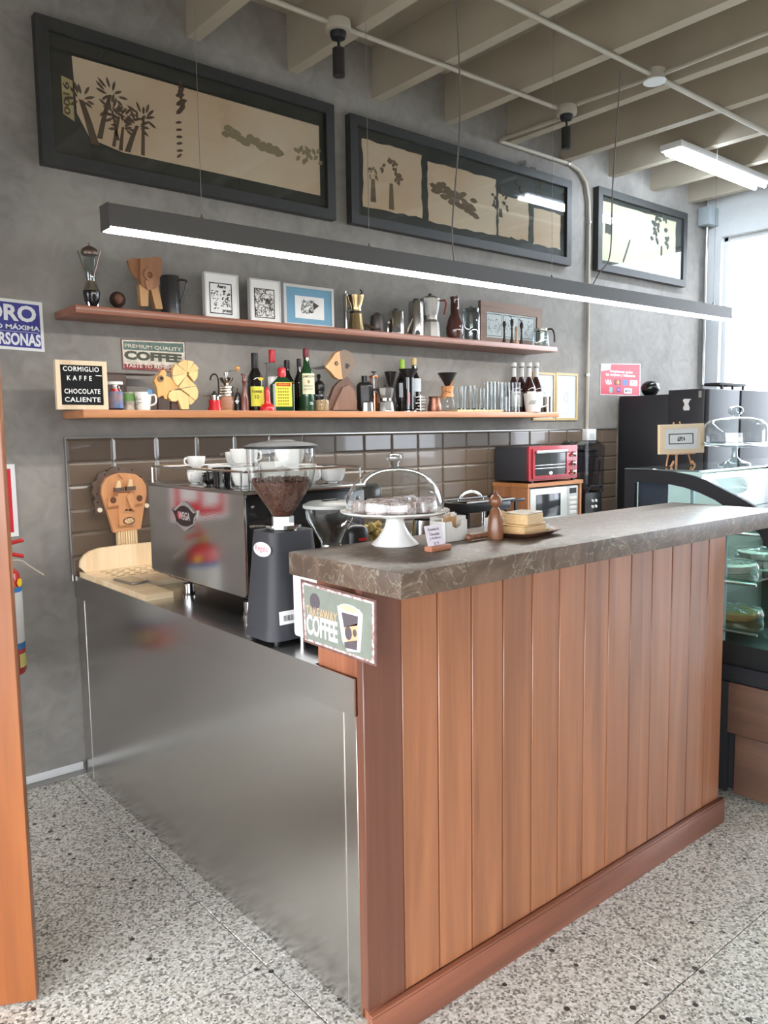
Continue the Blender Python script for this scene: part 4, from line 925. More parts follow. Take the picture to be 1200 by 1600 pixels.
# sink tap, dish rack
xt = at(735, 770, -.28)
tp = thing('sink_tap', 'curved chrome sink tap in front of the tiles', 'tap', (at(754, 785, -.22).x, -.22, .895))
u = lambda px, py: (at(px, py, -.22).x-tp.location.x, 0, at(px, py, -.22).z-.895)
B().tube([(0, 0, 0)]+bez([u(755, 800), u(755, 785), u(748, 772), u(735, 768), u(722, 773), u(715, 786)], 6), .012, 12).build('spout', CHROME, tp); B().lathe([(0, 0), (.026, 0), (.024, .02), (0, .03)], 18).build('base', CHROME, tp)
dr = thing('dish_rack', 'dark dish rack with steel rim beside the sink tap', 'dish rack', (at(748, 790, -.42).x, -.42, .895))
hr = at(748, 780, -.42).z-.895
B().box(-.20, .16, -.10, .08, hr-.06, hr-.01, bev=.01).build('basket', BLACKP, dr)
for lx in (-.17, .13): B().box(lx, lx+.015, -.08, .06, 0, hr-.05).build('leg', BLACKP, dr)
ri = B(); ri.tube([(-.21, -.11, hr), (.17, -.11, hr), (.17, .09, hr), (-.21, .09, hr)], .006, 8, closed=True); ri.build('rim', CHROME, dr)
sk = thing('sink', 'steel sink basin edge glimpsed behind the sachet boxes', 'sink', (at(700, 800, -.35).x-.25, -.55, .9))
b = B(); ring(b, rect(0, 0, .5, .40), rect(.02, .02, .48, .38), .02, Matrix.Identity(4), -.003); b.build('rim', CHROME, sk)
kf = thing('steel_ladle_rail', 'dark steel bar sticking out behind the pepper mill head', 'utensil', (at(806, 783, -.50).x-.07, -.50, .90))
zk = at(806, 781, -.50).z-.90
B().box(0, .14, -.008, .008, zk-.01, zk+.006, bev=.002).build('bar', M('gunmetal', (70,72,80), .3, .8), kf); B().box(.06, .075, -.006, .006, 0, zk-.008).build('post', M('gunmetal'), kf)
mp_ = thing('milk_pitcher', 'steel milk pitcher glimpsed behind the cake stand foot', 'pitcher', (at(662, 830, -1.55).x, -1.55, .895))
hp = at(662, 812, -1.55).z-.895
B().lathe([(0, 0), (.045, 0), (.046, .02), (.04, hp*.7), (.036, hp), (.033, hp), (.036, hp*.7), (.04, .01), (0, .008)], 28).build('jug', CHROME, mp_)

# ================================================================ MICROWAVE CABINET, OVEN, BLENDER
mc = thing('microwave_cabinet', 'small wooden plank cabinet on the back counter holding a microwave', 'cabinet', (2.655, -.305, .895))
cw = wood('cabinet_wood', (182,124,84), (150,94,60), 2, 1.2, .45, .1, jit=.15); cwh = wood('cabinet_rail_wood', (196,134,84), (166,106,62), 0, 1.2, .45, .1)
CW, CD, CH = .555, .287, .262
for k in range(3): B().box(0, .018, .001+k*CD/3, (k+1)*CD/3-.001, 0, CH-.024, bev=.001, seg=1).build('side_plank', cw, mc)
B().box(CW-.03, CW-.012, 0, CD, 0, CH-.024).build('side_board', cw, mc); B().box(-.004, CW, -.004, CD, CH-.024, CH).build('top_board', cwh, mc); B().box(.018, CW-.03, .0, CD, 0, .012).build('bottom_board', cwh, mc)
mw = thing('microwave', 'silver microwave with a dark window inside the wooden cabinet', 'microwave', (2.655+.026, -.302, .908))
B().box(0, .485, .012, .26, 0, .216, bev=.004).build('casing', M('silver_paint', (176,178,174), .4, .3), mw)
B().box(0, .375, 0, .014, .002, .214, bev=.004).build('door', M('silver_door', (190,192,186), .35, .3), mw)
B().box(.055, .30, -.0015, .002, .03, .175, bev=.001).build('window', M('oven_window', (26,27,30), .12), mw)
B().box(.376, .485, .001, .014, .002, .214, bev=.003).build('control_panel', M('panel_silver', (170,170,166), .4, .3), mw)
B().box(.395, .465, -.001, .002, .165, .20).build('display', M('gloss_black'), mw)
for k in range(4): B().box(.392, .468, -.002, .002, .03+.03*k, .052+.03*k, bev=.002).build('button', M('button_grey', (206,206,202), .4), mw)
zo = .895+CH
ov = thing('toaster_oven', 'red fronted mini oven with three knobs on top of the wooden cabinet', 'toaster oven', (2.664, -.30, zo))
OW, OH, OD = .487, .225, .28
for fx_ in (.03, OW-.04): B().box(fx_, fx_+.02, .0, .02, 0, .014).build('foot', BLACKP, ov)
B().box(.004, OW-.004, .012, OD, .014, OH, bev=.006).build('casing', M('oven_grey', (58,58,62), .45), ov)
OR = M('oven_red', (160,24,40), .25, coat=.5)
B().prism(rrect(0, .014, OW, OH+.004, .01), .016, MB(0, .012, 0)).build('front_panel', OR, ov)
B().prism(rect(.045, .04, .37, OH-.028), .003, MB(0, -.004, 0)).build('door_glass', M('oven_glass', (30,32,30), .08, coat=.5), ov)
fr = B(); ring(fr, rect(.03, .028, .385, OH-.012), rect(.05, .045, .365, OH-.032), .008, MB(0, -.004, 0)); fr.build('door_frame', OR, ov)
B().box(.05, .365, -.028, -.014, OH-.042, OH-.022, bev=.004).build('door_handle', ALU, ov)
for zz in (.09, .11): B().tube([(.05, -.0075, zz), (.362, -.0075, zz)], .0015, 6).build('rack_wire', CHROME, ov)
B().prism(circ(.21, .058, .018, .011), .002, MB(0, -.007, 0)).build('badge', ALU, ov)
for zz in (.055, .112, .170):
    B().lathe([(0, 0), (.020, 0), (.017, .012), (.015, .02), (0, .02)], 20, mtx=Matrix.Translation((.435, -.004, zz)) @ Matrix.Rotation(pi/2, 4, 'X')).build('knob', CHROME, ov)
    B().box(.431, .439, -.034, -.022, zz-.016, zz+.016, bev=.002).build('knob_grip', CHROME, ov); B().box(.395, .405, -.005, -.004, zz+.002, zz+.008).build('mark', WHITE, ov)
bx_ = at(909, 790, -.125).x
bl = thing('blender', 'bar blender with a clear sound enclosure and square jug right of the red oven', 'blender', (bx_, -.125, .895))
zt = at(905, 688, -.125).z-.895; SM = glass('smoky_plastic', (206,208,214), 2.0)
B().box(-.10, .10, -.10, .10, 0, .16, bev=.012).build('base', BLACKP, bl)
B().prism([(-.095, .16), (.105, .16), (.12, zt-.05), (.10, zt-.03), (.02, zt), (-.07, zt), (-.11, zt-.03)], .20, MB(0, .10, 0)).build('enclosure', SM, bl)
taper(B(), .05, .05, .07, .07, .17, zt-.08, .015, .015).build('jug', glass('jug_plastic', (225,228,234), 1.5), bl)
B().box(-.075, .075, -.075, .075, zt-.08, zt-.06, bev=.01).build('jug_lid', BLACKP, bl)
B().tube([(.03, -.105, .185), (.03, -.12, .20), (.03, -.12, zt-.13), (.03, -.105, zt-.11)], .010).build('jug_handle', SM, bl)
B().tube([(-.08, -.10, .168), (-.08, -.125, .205), (.06, -.125, .205), (.06, -.10, .168)], .007).build('front_bracket', M('gunmetal'), bl)
for i in range(2):
    for j in range(2): B().lathe([(0, 0), (.012, 0), (.010, .008), (0, .008)], 14, mtx=Matrix.Translation((-.02+.04*i, -.10, .06+.04*j)) @ Matrix.Rotation(pi/2, 4, 'X')).build('button', WHITE, bl)

# ================================================================ BLACK FRIDGE
fr_ = thing('black_fridge', 'tall matt black upright fridge in the far corner beside the window', 'fridge', (4.05, -.715, 0))
FB = M('fridge_black', (34,34,38), .4); FB2 = M('fridge_door', (36,39,44), .5)
B().box(0, 1.10, .30, .70, .03, 1.722, bev=.004).build('rear_body', FB, fr_); B().box(.0, 1.10, .03, .30, .03, 1.75, bev=.004).build('body', FB, fr_)
B().box(.012, .44, 0, .03, .12, 1.745, bev=.004).build('door', FB2, fr_); B().box(.47, 1.09, 0, .03, .12, 1.745, bev=.004).build('door', FB2, fr_)
B().box(0, 1.10, .0, .03, .03, .11).build('kick_plate', FB, fr_)
B().box(-.006, -.0, .05, .07, 1.69, 1.735).build('hinge', ALU, fr_)
m = ML(-.001, .715-.557, 1.60) if False else basis((-.0005, .158, 1.605), (0, -1, 0), (0, 0, 1))
B().prism([(-.02, 0), (.02, 0), (.024, .018), (.013, .04), (.013, .046), (.022, .068), (.034, .075), (.022, .078), (-.018, .08), (-.03, .072), (-.024, .06), (-.016, .046), (-.016, .04), (-.026, .018)], .003, m).build('moka_pot_emblem', M('emblem_silver', (205,205,205), .4, .3), fr_)
eg = thing('black_ornament', 'glossy black egg shaped ornament on top of the black fridge', 'ornament', (4.165, -.20, 1.722))
B().lathe([(0, 0), (.03, 0), (.05, .012), (.066, .04), (.068, .06), (.058, .085), (.035, .103), (0, .11)], 24).build('body', M('gloss_black'), eg); B().prism(circ(.012, .055, .009), .001, MB(0, -.0655, 0)).build('white_spot', WHITE, eg); B().prism(circ(.014, .08, .010), .001, MB(0, -.058, 0)).build('white_spot', WHITE, eg)
rk = thing('fridge_top_rack', 'small dark rail standing on the fridge at the right edge', 'rack', (4.42, -.60, 1.75))
B().box(0, .4, 0, .12, .035, .055, bev=.003).build('top_bar', BLACKM, rk)
for fx_ in (.04, .20, .36): B().box(fx_, fx_+.015, 0, .015, 0, .035).build('leg', BLACKM, rk)

# ================================================================ CURVED GLASS DISPLAY CASE
CX = 1.862; CL_ = 1.35
dc = thing('display_case', 'black display case with curved glass front and chilled pies inside, right of the counter', 'display case', (CX, -1.5, 0))
def cq(px, py): q = on(0, CX, px, py); return (-(q.y+1.5), q.z)       # (distance towards the street, height)
outer = [(0, .50), (0, 1.316)]+[(.12, 1.317), (.22, 1.312), (.30, 1.300), (.37, 1.283), (.44, 1.25), (.52, 1.215), (.59, 1.177), (.65, 1.12), (.69, 1.05), (.72, .97), (.735, .88), (.74, .75), (.74, .50)]
inner = [(.05, .55), (.05, 1.262)]+[(.12, 1.263), (.21, 1.259), (.28, 1.248), (.34, 1.232), (.41, 1.205), (.48, 1.165), (.54, 1.13), (.59, 1.085), (.63, 1.02), (.662, .95), (.68, .87), (.685, .75), (.685, .55)]
mS = Matrix(((0, 0, 1, 0), (-1, 0, 0, 0), (0, 1, 0, 0), (0, 0, 0, 1)))     # (u,v,w) -> (w, -u, v)
for nm, xx in (('side_frame', 0), ('side_frame', CL_-.02)):
    b = B(); ring(b, outer, inner, xx+.02, mS, xx); b.build(nm, FB, dc)
    B().prism(inner, xx+.012, mS, xx+.008).build('side_glass', PANE, dc)
# curved glass skin
b = B(); sk_ = outer[5:-1]; A = [b.bm.verts.new((.0, -u, v)) for u, v in sk_]; C2 = [b.bm.verts.new((CL_, -u, v)) for u, v in sk_]
for i in range(len(A)-1): b.bm.faces.new((A[i], A[i+1], C2[i+1], C2[i]))
b.build('curved_glass', glass('case_glass', (236,242,241), .45), dc)
B().box(0, CL_, -.34, 0, 1.3125, 1.320, bev=.001, seg=1).build('top_glass', M('top_glass', (120,130,130), .08, .2, coat=1), dc)
B().box(.02, CL_-.02, -.70, -.0, .50, .635).build('deck', BLACKM, dc)
B().box(.02, CL_-.02, -.004, 0, .56, 1.31).build('rear_doors', M('rear_panel', (120,128,120), .4), dc)
B().box(.03, .05, -.26, -.05, 1.12, 1.262).build('rear_door_stile', M('blue_grey_panel', (74,78,92), .4), dc) if False else B().box(.03, .034, -.19, -.05, 1.10, 1.262).build('hinge_panel', M('blue_grey_panel', (74,78,92), .4), dc)
B().tube([(.03, -.30, .56), (.03, -.30, 1.262)], .008, 8).build('inner_post', M('pale_post', (150,170,176), .3), dc)
TG = glass('shelf_glass', (216,236,230), 1.2)
for zz, y0_, y1_ in ((1.085, .60, .08), (.888, .565, .06), (.690, .575, .06)):
    s_ = B().box(.035, CL_-.035, -y0_, -y1_, zz, zz+.008).build('glass_shelf', TG, dc)
    B().tube([(.045, -y0_-.0, zz-.012), (.045, -y1_, zz-.012)], .006, 8).build('shelf_bracket', ALU, dc); B().tube([(CL_-.045, -y0_, zz-.012), (CL_-.045, -y1_, zz-.012)], .006, 8).build('shelf_bracket', ALU, dc)
B().tube([(.047, -.44, .56), (.047, -.44, 1.10)], .006, 8).build('inner_post', M('pale_post'), dc)
B().box(.05, CL_-.05, -.36, -.33, 1.285, 1.300).build('lamp_tube', emit('case_led', (225,245,250), 46), dc)
B().box(.05, CL_-.05, -.60, -.585, 1.094, 1.100).build('lamp_tube', emit('case_led'), dc)
B().box(.02, CL_, -.76, -.0, .04, .50).build('plinth_box', BLACKM, dc)
cwd = wood('case_cladding', (98,70,56), (78,54,43), 1, 1, .5)
B().box(0, .02, -.76, -.488, .277, .482, bev=.002).build('cladding_board', cwd, dc); B().box(0.004, .02, -.76, -.520, .03, .274, bev=.002).build('cladding_board', cwd, dc)
for zz in (.03, .277): B().box(0, CL_, -.775, -.76, zz, zz+.205, bev=.002).build('cladding_board', wood('case_cladding_front', (98,70,56), (78,54,43), 0, 1, .5), dc)
B().box(.0, .02, -.49, 0, .03, .482).build('side_skirt', BLACKM, dc)
FILM = glass('food_film', (236,240,240), 3.0, .18)
def pie(px, py, z, r, h, label, filling):
    q = on(2, z+.0085, px, py); t = thing('wrapped_pie', label, 'pie', (q.x, q.y, z+.0085), group=None)
    b = B(); b.lathe([(0, .001), (r*.78, .001), (r, h*.7), (r*.97, h*.72), (r*.8, h*.55), (0, h*.6)], 40)
    for v in b.bm.verts:
        a_ = math.atan2(v.co.y, v.co.x); rr = math.hypot(v.co.x, v.co.y)
        if rr > r*.7: k = 1+.03*cos(26*a_); v.co.x *= k; v.co.y *= k
    b.build('crust', filling, t, smooth=radians(20))
    f2 = B(); f2.lathe([(r*1.08, 0), (r*1.12, h*.4), (r*1.0, h*.95), (r*.6, h*1.05), (0, h*1.02)], 36)
    for v in f2.bm.verts: v.co += Vector((random.uniform(-1, 1), random.uniform(-1, 1), random.uniform(-.6, .6)))*.004*(1 if v.co.z > .001 else .0)
    for v in f2.bm.verts: v.co.z = max(v.co.z, .0006)
    f2.build('cling_film', FILM, t, smooth=0); return t
PC = M('meringue', (226,218,204), .7, var=.15, vs=40, bump=.5, bs=60); PG = M('golden_crust', (206,160,86), .7, var=.35, vs=30, bump=.5, bs=60)
pie(1140, 892, .888, .10, .045, 'white topped pie in cling film, left on the upper glass shelf', PC)
pie(1188, 872, .888, .10, .045, 'pale pie in cling film, further right on the upper glass shelf', PC)
pie(1148, 965, .690, .10, .045, 'golden crusted pie in cling film on the lower glass shelf', PG)
pie(1262, 975, .690, .10, .045, 'pale wrapped pie at the right edge of the lower glass shelf', PC)

# on top of the case
cdm = thing('glass_cake_stand', 'empty clear glass cake stand with dome on top of the display case', 'cake stand', (2.30, -1.745, 1.3205))
q = on(2, 1.3205, 1147, 726); cdm.location.x, cdm.location.y = q.x, q.y
if q.y > -1.56: cdm.location.y = -1.60
s_ = mpp(cdm.location); GS = glass('stand_glass', (226,234,234), 2.6)
H_ = lambda py: (729-py)*s_
B().lathe([(24*s_, 0), (23*s_, 3*s_), (10*s_, 7*s_), (5*s_, 12*s_), (4*s_, H_(704)-.004), (6*s_, H_(702))], 32).build('foot', GS, cdm)
b = B().lathe([(0, H_(702)), (46*s_, H_(700)), (50*s_, H_(697)), (50*s_, H_(694)), (46*s_, H_(697)), (0, H_(699))], 56)
for v in b.bm.verts:
    rr = math.hypot(v.co.x, v.co.y)
    if rr > 47*s_: v.co.z += .0025*sin(math.atan2(v.co.y, v.co.x)*28)
b.build('plate', GS, cdm)
B().lathe([(47*s_, H_(697)), (47.5*s_, H_(680)), (46*s_, H_(668)), (38*s_, H_(660)), (22*s_, H_(656)), (5*s_, H_(655))], 48).build('glass_dome', glass('dome_glass'), cdm)
B().lathe([(6*s_, H_(655)), (5*s_, H_(652)), (9*s_, H_(650)), (11.5*s_, H_(646)), (10*s_, H_(641)), (4*s_, H_(638)), (0, H_(638))], 24).build('dome_knob', glass('knob_glass'), cdm)
q1 = on(2, 1.3205, 1057, 733)
es = thing('easel_sign', 'framed black and white lettering print on a small wooden easel atop the display case', 'easel', (2.03, -1.60, 1.3205), .0)
ey = -1.595; ea = at(1057, 733, ey); es.location = (ea.x, ey, 1.3205)
u = lambda px, py, d=0: (at(px, py, ey-d).x-ea.x, at(px, py, ey-d).z-1.3205)
yaw = -.10
ew_ = wood('easel_wood', (204,150,96), (176,120,70), 2, 2, .5)
mm = Matrix.Rotation(0, 4, 'Z')
x0_, z0_ = u(1023, 710); x1_, z1_ = u(1092, 663)
fr = B(); fm_ = MB(0, -.014, 0, lean=0)
P4 = [u(1023, 710), u(1092, 707), u(1092, 661.5), u(1023, 664)]
c4 = (sum(p[0] for p in P4)/4, sum(p[1] for p in P4)/4); I4 = [(c4[0]+(p[0]-c4[0])*.80, c4[1]+(p[1]-c4[1])*.70) for p in P4]
ring(fr, P4, I4, .012, fm_); fr.build('frame', M('pale_frame', (226,198,158), .5), es)
B().prism([(c4[0]+(p[0]-c4[0])*.9, c4[1]+(p[1]-c4[1])*.9) for p in P4], .004, fm_).build('print', PAPER, es)
K4 = [(c4[0]+(p[0]-c4[0])*.56, c4[1]+(p[1]-c4[1])*.36) for p in P4]; K5 = [(c4[0]+(p[0]-c4[0])*.52, c4[1]+(p[1]-c4[1])*.30) for p in P4]
b = B(); ring(b, K4, K5, .0046, fm_); b.build('print_border', INK, es)
text('LUPO', INK, es, fm_ @ Matrix.Translation((c4[0]-.008, c4[1], .0048)), w=.042, h=.020, bold=.02)
b = B(); b.prism([(c4[0]+.018, c4[1]-.008), (c4[0]+.030, c4[1]-.008), (c4[0]+.029, c4[1]-.001), (c4[0]+.026, c4[1]+.003), (c4[0]+.029, c4[1]+.009), (c4[0]+.022, c4[1]+.007), (c4[0]+.018, c4[1]+.002), (c4[0]+.022, c4[1]-.003)], .0048, fm_); b.build('print_figure', INK, es)
for (a_, c_, off) in (((1054, 660), (1037, 734), -.02), ((1063, 659), (1076, 733), -.02)):
    p0, p1 = u(*a_), u(*c_); B().tube([(p0[0], .004, p0[1]), (p1[0], -.012, .004)], .0035, 6).build('leg', ew_, es)
for a_, c_ in (((1044, 706), (1038, 732)), ((1070, 706), (1076, 731))):
    p0, p1 = u(*a_), u(*c_); B().box(-.005, .005, -.033, -.028, 0, .034, mtx=Matrix.Translation((p1[0], 0, 0)) @ Matrix.Rotation((p0[0]-p1[0])/.034*.9, 4, 'Y')).build('front_strut', ew_, es)
p0 = u(1058, 708); B().box(p0[0]-.005, p0[0]+.005, .0, .005, 0, .10).build('rear_leg', ew_, es)
B().box(u(1040, 710)[0], u(1076, 710)[0], -.034, -.004, P4[0][1]-.005, P4[0][1]-.0005).build('ledge', ew_, es)

# ================================================================ TAKEAWAY SIGN on the counter end
sgn = thing('takeaway_sign', 'tin takeaway coffee sign with a drawn paper cup on the counter end', 'sign', (-.06, -1.83, .96))
def sq(px, py): q = on(0, -.062, px, py); return (-(q.y+1.83), q.z-.96)
mS2 = basis((0, 0, 0), (0, -1, 0), (0, 0, 1))
OUT = [sq(470, 905), sq(588, 938), sq(588.5, 1042), sq(475, 1002)]
def inset(P, k, kz=None): 
    c0 = (sum(p[0] for p in P)/4, sum(p[1] for p in P)/4); return [(c0[0]+(p[0]-c0[0])*k, c0[1]+(p[1]-c0[1])*(kz or k)) for p in P]
B().prism(OUT, .003, mS2).build('board', M('tin_rim', (120,86,80), .5, var=.4, vs=60), sgn)
B().prism(inset(OUT, .955, .93), .0035, mS2).build('worn_edge', M('tin_white', (226,220,220), .5, col2=(150,110,104), vs=90), sgn)
B().prism(inset(OUT, .90, .86), .004, mS2).build('field', M('tin_green', (130,136,126), .5, var=.1, vs=30), sgn)
T = lambda px, py, z=.0043: mS2 @ Matrix.Translation((sq(px, py)[0], sq(px, py)[1], z)) @ Matrix.Rotation(0, 4, 'Z')
text('TAKEAWAY', M('tin_peach', (214,170,130), .5), sgn, T(503, 959), w=.128, h=.024, bold=.0)
text('COFFEE', M('tin_letter', (230,230,232), .5), sgn, T(504, 981), w=.128, h=.052, bold=.03)
P_ = lambda *a: [sq(*q) for q in a]
B().prism(circ(*sq(493, 940), .021), .0046, mS2).build('seal', M('tin_plum', (92,84,90), .5), sgn)
B().prism(P_((528, 946), (536, 1000), (544, 1017), (564, 1019), (568, 960), (562, 952)), .0045, mS2).build('cup_outline', M('tin_letter'), sgn)
B().prism(P_((535, 956), (561, 963), (560, 977), (539, 980)), .005, mS2).build('cup_panel', M('tin_plum'), sgn)
B().prism(P_((539, 980), (560, 974), (561, 1000), (543, 1003)), .005, mS2).build('cup_band', M('tin_peach'), sgn)
B().prism(P_((539, 1003), (560, 1000), (559, 1016), (541, 1012)), .005, mS2).build('cup_panel', M('tin_plum'), sgn)
B().prism(circ(*sq(546, 951), .036, .010, 24), .0052, mS2 ).build('cup_rim', M('tin_letter'), sgn); B().prism(circ(*sq(546, 951), .031, .0075, 24), .0056, mS2).build('coffee_surface', M('tin_foam', (200,188,150), .5), sgn)
for q in ((546, 989, .013, .016), (556, 989, .007, .009)): B().prism(circ(*sq(q[0], q[1]), q[2], q[3]), .0055, mS2).build('bean_drawing', M('tin_plum'), sgn)
# paper sheet tucked behind it is the grinder's own white casing; small wooden batten carrying the sign
B().box(.003, .058, -.2, -.19, .06, .12).build('batten', wood('carcass_wood'), sgn)

# ================================================================ WALL SHELVES
shw = wood('shelf_wood_upper', (150,90,62), (116,66,46), 0, 1, .4, .25); shw2 = wood('shelf_wood_lower', (198,138,92), (166,106,68), 0, 1, .4, .2)
Z1, Z2 = 2.008, 1.597
s1_ = B().box(0, 3.03, -.25, 0, -.031, 0, bev=.002).build('wall_shelf', shw, loc=(-.025, -.001, Z1)); tag(s1_, 'upper reddish brown wooden shelf with framed prints and coffee pots', 'shelf')
s2_ = B().box(0, 3.04, -.25, 0, -.032, 0, bev=.002).build('wall_shelf', shw2, loc=(-.016, -.001, Z2)); tag(s2_, 'lower honey brown wooden shelf with bottles and glasses above the tiles', 'shelf')
def st(name, label, cat, cx, ytop, wpx, y, z, group=None, rz=-.70):
    """empty on a shelf; returns thing, height, radius"""
    x, h, r = spot(cx, ytop, wpx, y, z); return thing(name, label, cat, (x, y, z+.0008), rz, group), h, r
def L(t, name, prof, mat, r, h, seg=24, c=(0, 0, 0), smooth=None, mtx=None):
    return B().lathe([(a*r, b*h) for a, b in prof], seg, c, mtx=mtx).build(name, mat, t, smooth=smooth)
KN = M('dark_knob', (30,26,26), .4); STAINLESS = M('stainless', (186,184,180), .18, 1)

# ---- lower shelf, left to right
t, h, r = st('letter_board', 'square letter board reading CORMIGLIO KAFFE with white letters on black felt', 'letter board', 125, 561, 80, -.235, Z2, rz=0)
Wl = at(165.5, 600, -.235).x-at(85.5, 600, -.235).x; h = at(86, 562, -.235).z-Z2-.001; m = MB(-Wl/2, 0, 0)
lw_ = wood('pale_frame_wood', (222,200,170), (204,180,148), 2, 1, .5)
b = B(); ring(b, rect(0, 0, Wl, h), rect(.018, .018, Wl-.018, h-.018), .012, m, -.010); b.build('frame', lw_, t)
b = B(); b.box(-Wl/2+.016, Wl/2-.016, -.006, .006, .016, h-.016)
b.build('felt', M('black_felt', (20,20,21), .95), t)
LWH = M('letter_white', (236,236,232), .5)
for s_, zz, w0, xx in (('CORMIGLIO', .83, .70, .0), ('K A F F E', .645, .48, -.07), ('CHOCOLATE', .375, .70, .01), ('CALIENTE', .205, .70, .01)): text(s_, LWH, t, m @ Matrix.Translation((Wl*(.5+xx*.6), h*zz, .0065)), w=Wl*w0, h=.019, bold=.015, space=1.12)
B().prism([(Wl*.78, h*.70), (Wl*.90, h*.695), (Wl*.90, h*.712), (Wl*.78, h*.715)], .008, m).build('arrow_mark', LWH, t)
B().box(-.05, .05, .006, .012, 0, .02).build('rear_foot', lw_, t)
t = thing('tin_sign', 'vintage tin sign reading PREMIUM QUALITY COFFEE TASTE TO REMEMBER on the wall', 'sign', (at(191, 578, -.004).x, -.001, at(191, 578, -.004).z))
def uq(px, py): q = at(px, py, -.004); return (q.x-t.location.x, q.z-t.location.z)
OUT = [uq(188.5, 529), uq(289.5, 533.5), uq(290.5, 583), uq(192, 577)]; m = MB(0, 0, 0)
B().prism(OUT, .003, m).build('board', M('tin_rim'), t); B().prism(inset(OUT, .97, .93), .0035, m).build('worn_edge', M('tin_cream', (222,216,202), .5, col2=(196,184,166), vs=40), t)
B().prism([uq(192.5, 533), uq(286, 537), uq(286.5, 551), uq(193, 546)], .004, m).build('top_band', M('tin_teal', (98,122,112), .5, col2=(84,104,98), vs=50), t)
B().prism([uq(193.5, 568), uq(288, 572), uq(288, 580), uq(194.5, 576)], .004, m).build('bottom_band', M('tin_red', (160,52,56), .5, col2=(130,44,46), vs=50), t)
rt = lambda px, py: m @ Matrix.Translation((uq(px, py)[0], uq(px, py)[1], .0042)) @ Matrix.Rotation(-.015, 4, 'Z')
text('PREMIUM QUALITY', M('tin_cream'), t, rt(240, 543.5), w=.27, h=.019, bold=.02); text('COFFEE', M('tin_dark', (70,72,58), .5), t, rt(240, 557.5), w=.275, h=.040, bold=.06); text('TASTE TO REMEMBER', M('tin_cream'), t, rt(241, 573), w=.27, h=.017, bold=.03)
dk = wood('dark_box_wood', (84,62,54), (64,46,40), 2, 1, .5)
a_, b_ = at(167, 583, -.10), at(197, 583, -.10)
t = thing('wooden_box', 'dark brown wooden upright box behind the letter board and glass jar', 'box', (a_.x, -.10, Z2+.0008)); w0 = b_.x-a_.x; h = b_.z-Z2
B().box(.0, w0, .0, .08, 0, h-.006, bev=.002).build('box_body', dk, t); B().box(-.004, w0+.13, -.004, .06, h-.006, h, bev=.001).build('top_board', dk, t)
t, h, r = st('storage_jar', 'glass jar with blue band and white lid beside the letter board', 'jar', 179, 596, 24, -.19, Z2)
L(t, 'jar_body', [(0, 0), (.95, 0), (1, .03), (1, .86), (.96, .88)], TUMBLER, r, h); L(t, 'blue_band', [(1.01, .06), (1.01, .64)], M('jar_blue', (66,104,156), .4, col2=(150,120,110), vs=30), r, h); L(t, 'stem', [(0, .64), (.28, .64), (.28, .9), (0, .9)], WHITE, r, h); L(t, 'red_plunger', [(0, .62), (.6, .62), (.5, .74), (0, .76)], RED, r, h); L(t, 'lid', [(0, .88), (1.02, .88), (1.04, .92), (1.0, .98), (0, 1)], WHITE, r, h)
t, h, r = st('ceramic_mug', 'small green banded mug between the blue jar and the white mug', 'mug', 200, 613, 19, -.17, Z2)
L(t, 'mug_body', [(0, 0), (.95, 0), (1, .05), (1, 1), (.9, 1), (.9, .08), (0, .06)], M('mug_mixed', (206,196,180), .4, col2=(92,84,70), vs=28), r, h); L(t, 'green_band', [(1.02, .5), (1.02, .92)], M('mug_green', (98,142,74), .4), r, h)
def mug(label, cx, ytop, wpx, y, z, mat, a=0, hw=.32, **k):
    t, h, r = st('ceramic_mug', label, 'mug', cx, ytop, wpx, y, z); b = B(); b.lathe([(0, 0), (r*.72, 0), (r*.74, .003), (r*.86, h*.5), (r, h), (r*.93, h), (r*.8, h*.5), (r*.66, .006), (0, .006)], 28); b.build('mug_body', mat, t)
    b = B(); handle(b, r, h, a=a, t=.004, out=hw); b.build('handle', mat, t); return t, h, r
t, h, r = mug('white mug with grey sketch and blue tag on its rim, beside the ram', 223, 613, 28, -.19, Z2, WHITE, 0, .30)
mk = B()
for k in range(5): mk.lathe([(r*.83+.0015*k*.8, h*(.28+.1*k)), (r*.85+.0015*k*.8, h*(.31+.1*k))], 8, a0=-2.6+.3*(k % 3), a1=-1.9+.4*(k % 2))
tag(mk.build('sketch_lines', M('sketch_grey', (90,92,96), .6), t), kind='stuff')
B().prism(circ(r*.95, h*1.0, .011), .003, MB(0, -.02, 0)).build('blue_tag', M('tag_blue', (96,150,196), .5), t)
# puzzle ram
t = thing('wooden_ram_puzzle', 'pale wooden jigsaw ram with spiral horn in front of the tin sign', 'wooden figure', (at(275, 640, -.20).x, -.20, Z2+.0008))
def rq(px, py): q = at(px, py, -.20); return (q.x-t.location.x, max(q.z-Z2-.0008, 0))
pz = wood('puzzle_wood', (226,190,132), (204,162,104), 2, 1.2, .5, jit=.1); m = MB(0, 0, 0)
def wedge(cx, cy, r0, a0, a1, r_in=2.2, n=6):
    return [rq(cx+r_in*cos(radians(a)), cy-r_in*sin(radians(a))) for a in (a0+1, a1-1)][::1] + [rq(cx+r0*cos(radians(a1-1.5-(a1-a0-3)*i/n)), cy-r0*sin(radians(a1-1.5-(a1-a0-3)*i/n))) for i in range(n+1)]
cc = (290, 584)
for a0, a1, rr in ((20, 62, 18), (62, 95, 20), (95, 140, 21.5), (140, 190, 24), (190, 232, 25), (-55, 20, 15.5)): 
    w_ = wedge(*cc, rr, a0, a1); B().prism([w_[1], w_[0]]+w_[2:][::-1], .024, m).build('puzzle_piece', pz, t, smooth=0)
B().prism([rq(*q) for q in ((287, 588), (299, 600), (303, 603), (278, 607), (275, 606))], .024, m).build('puzzle_piece', pz, t)
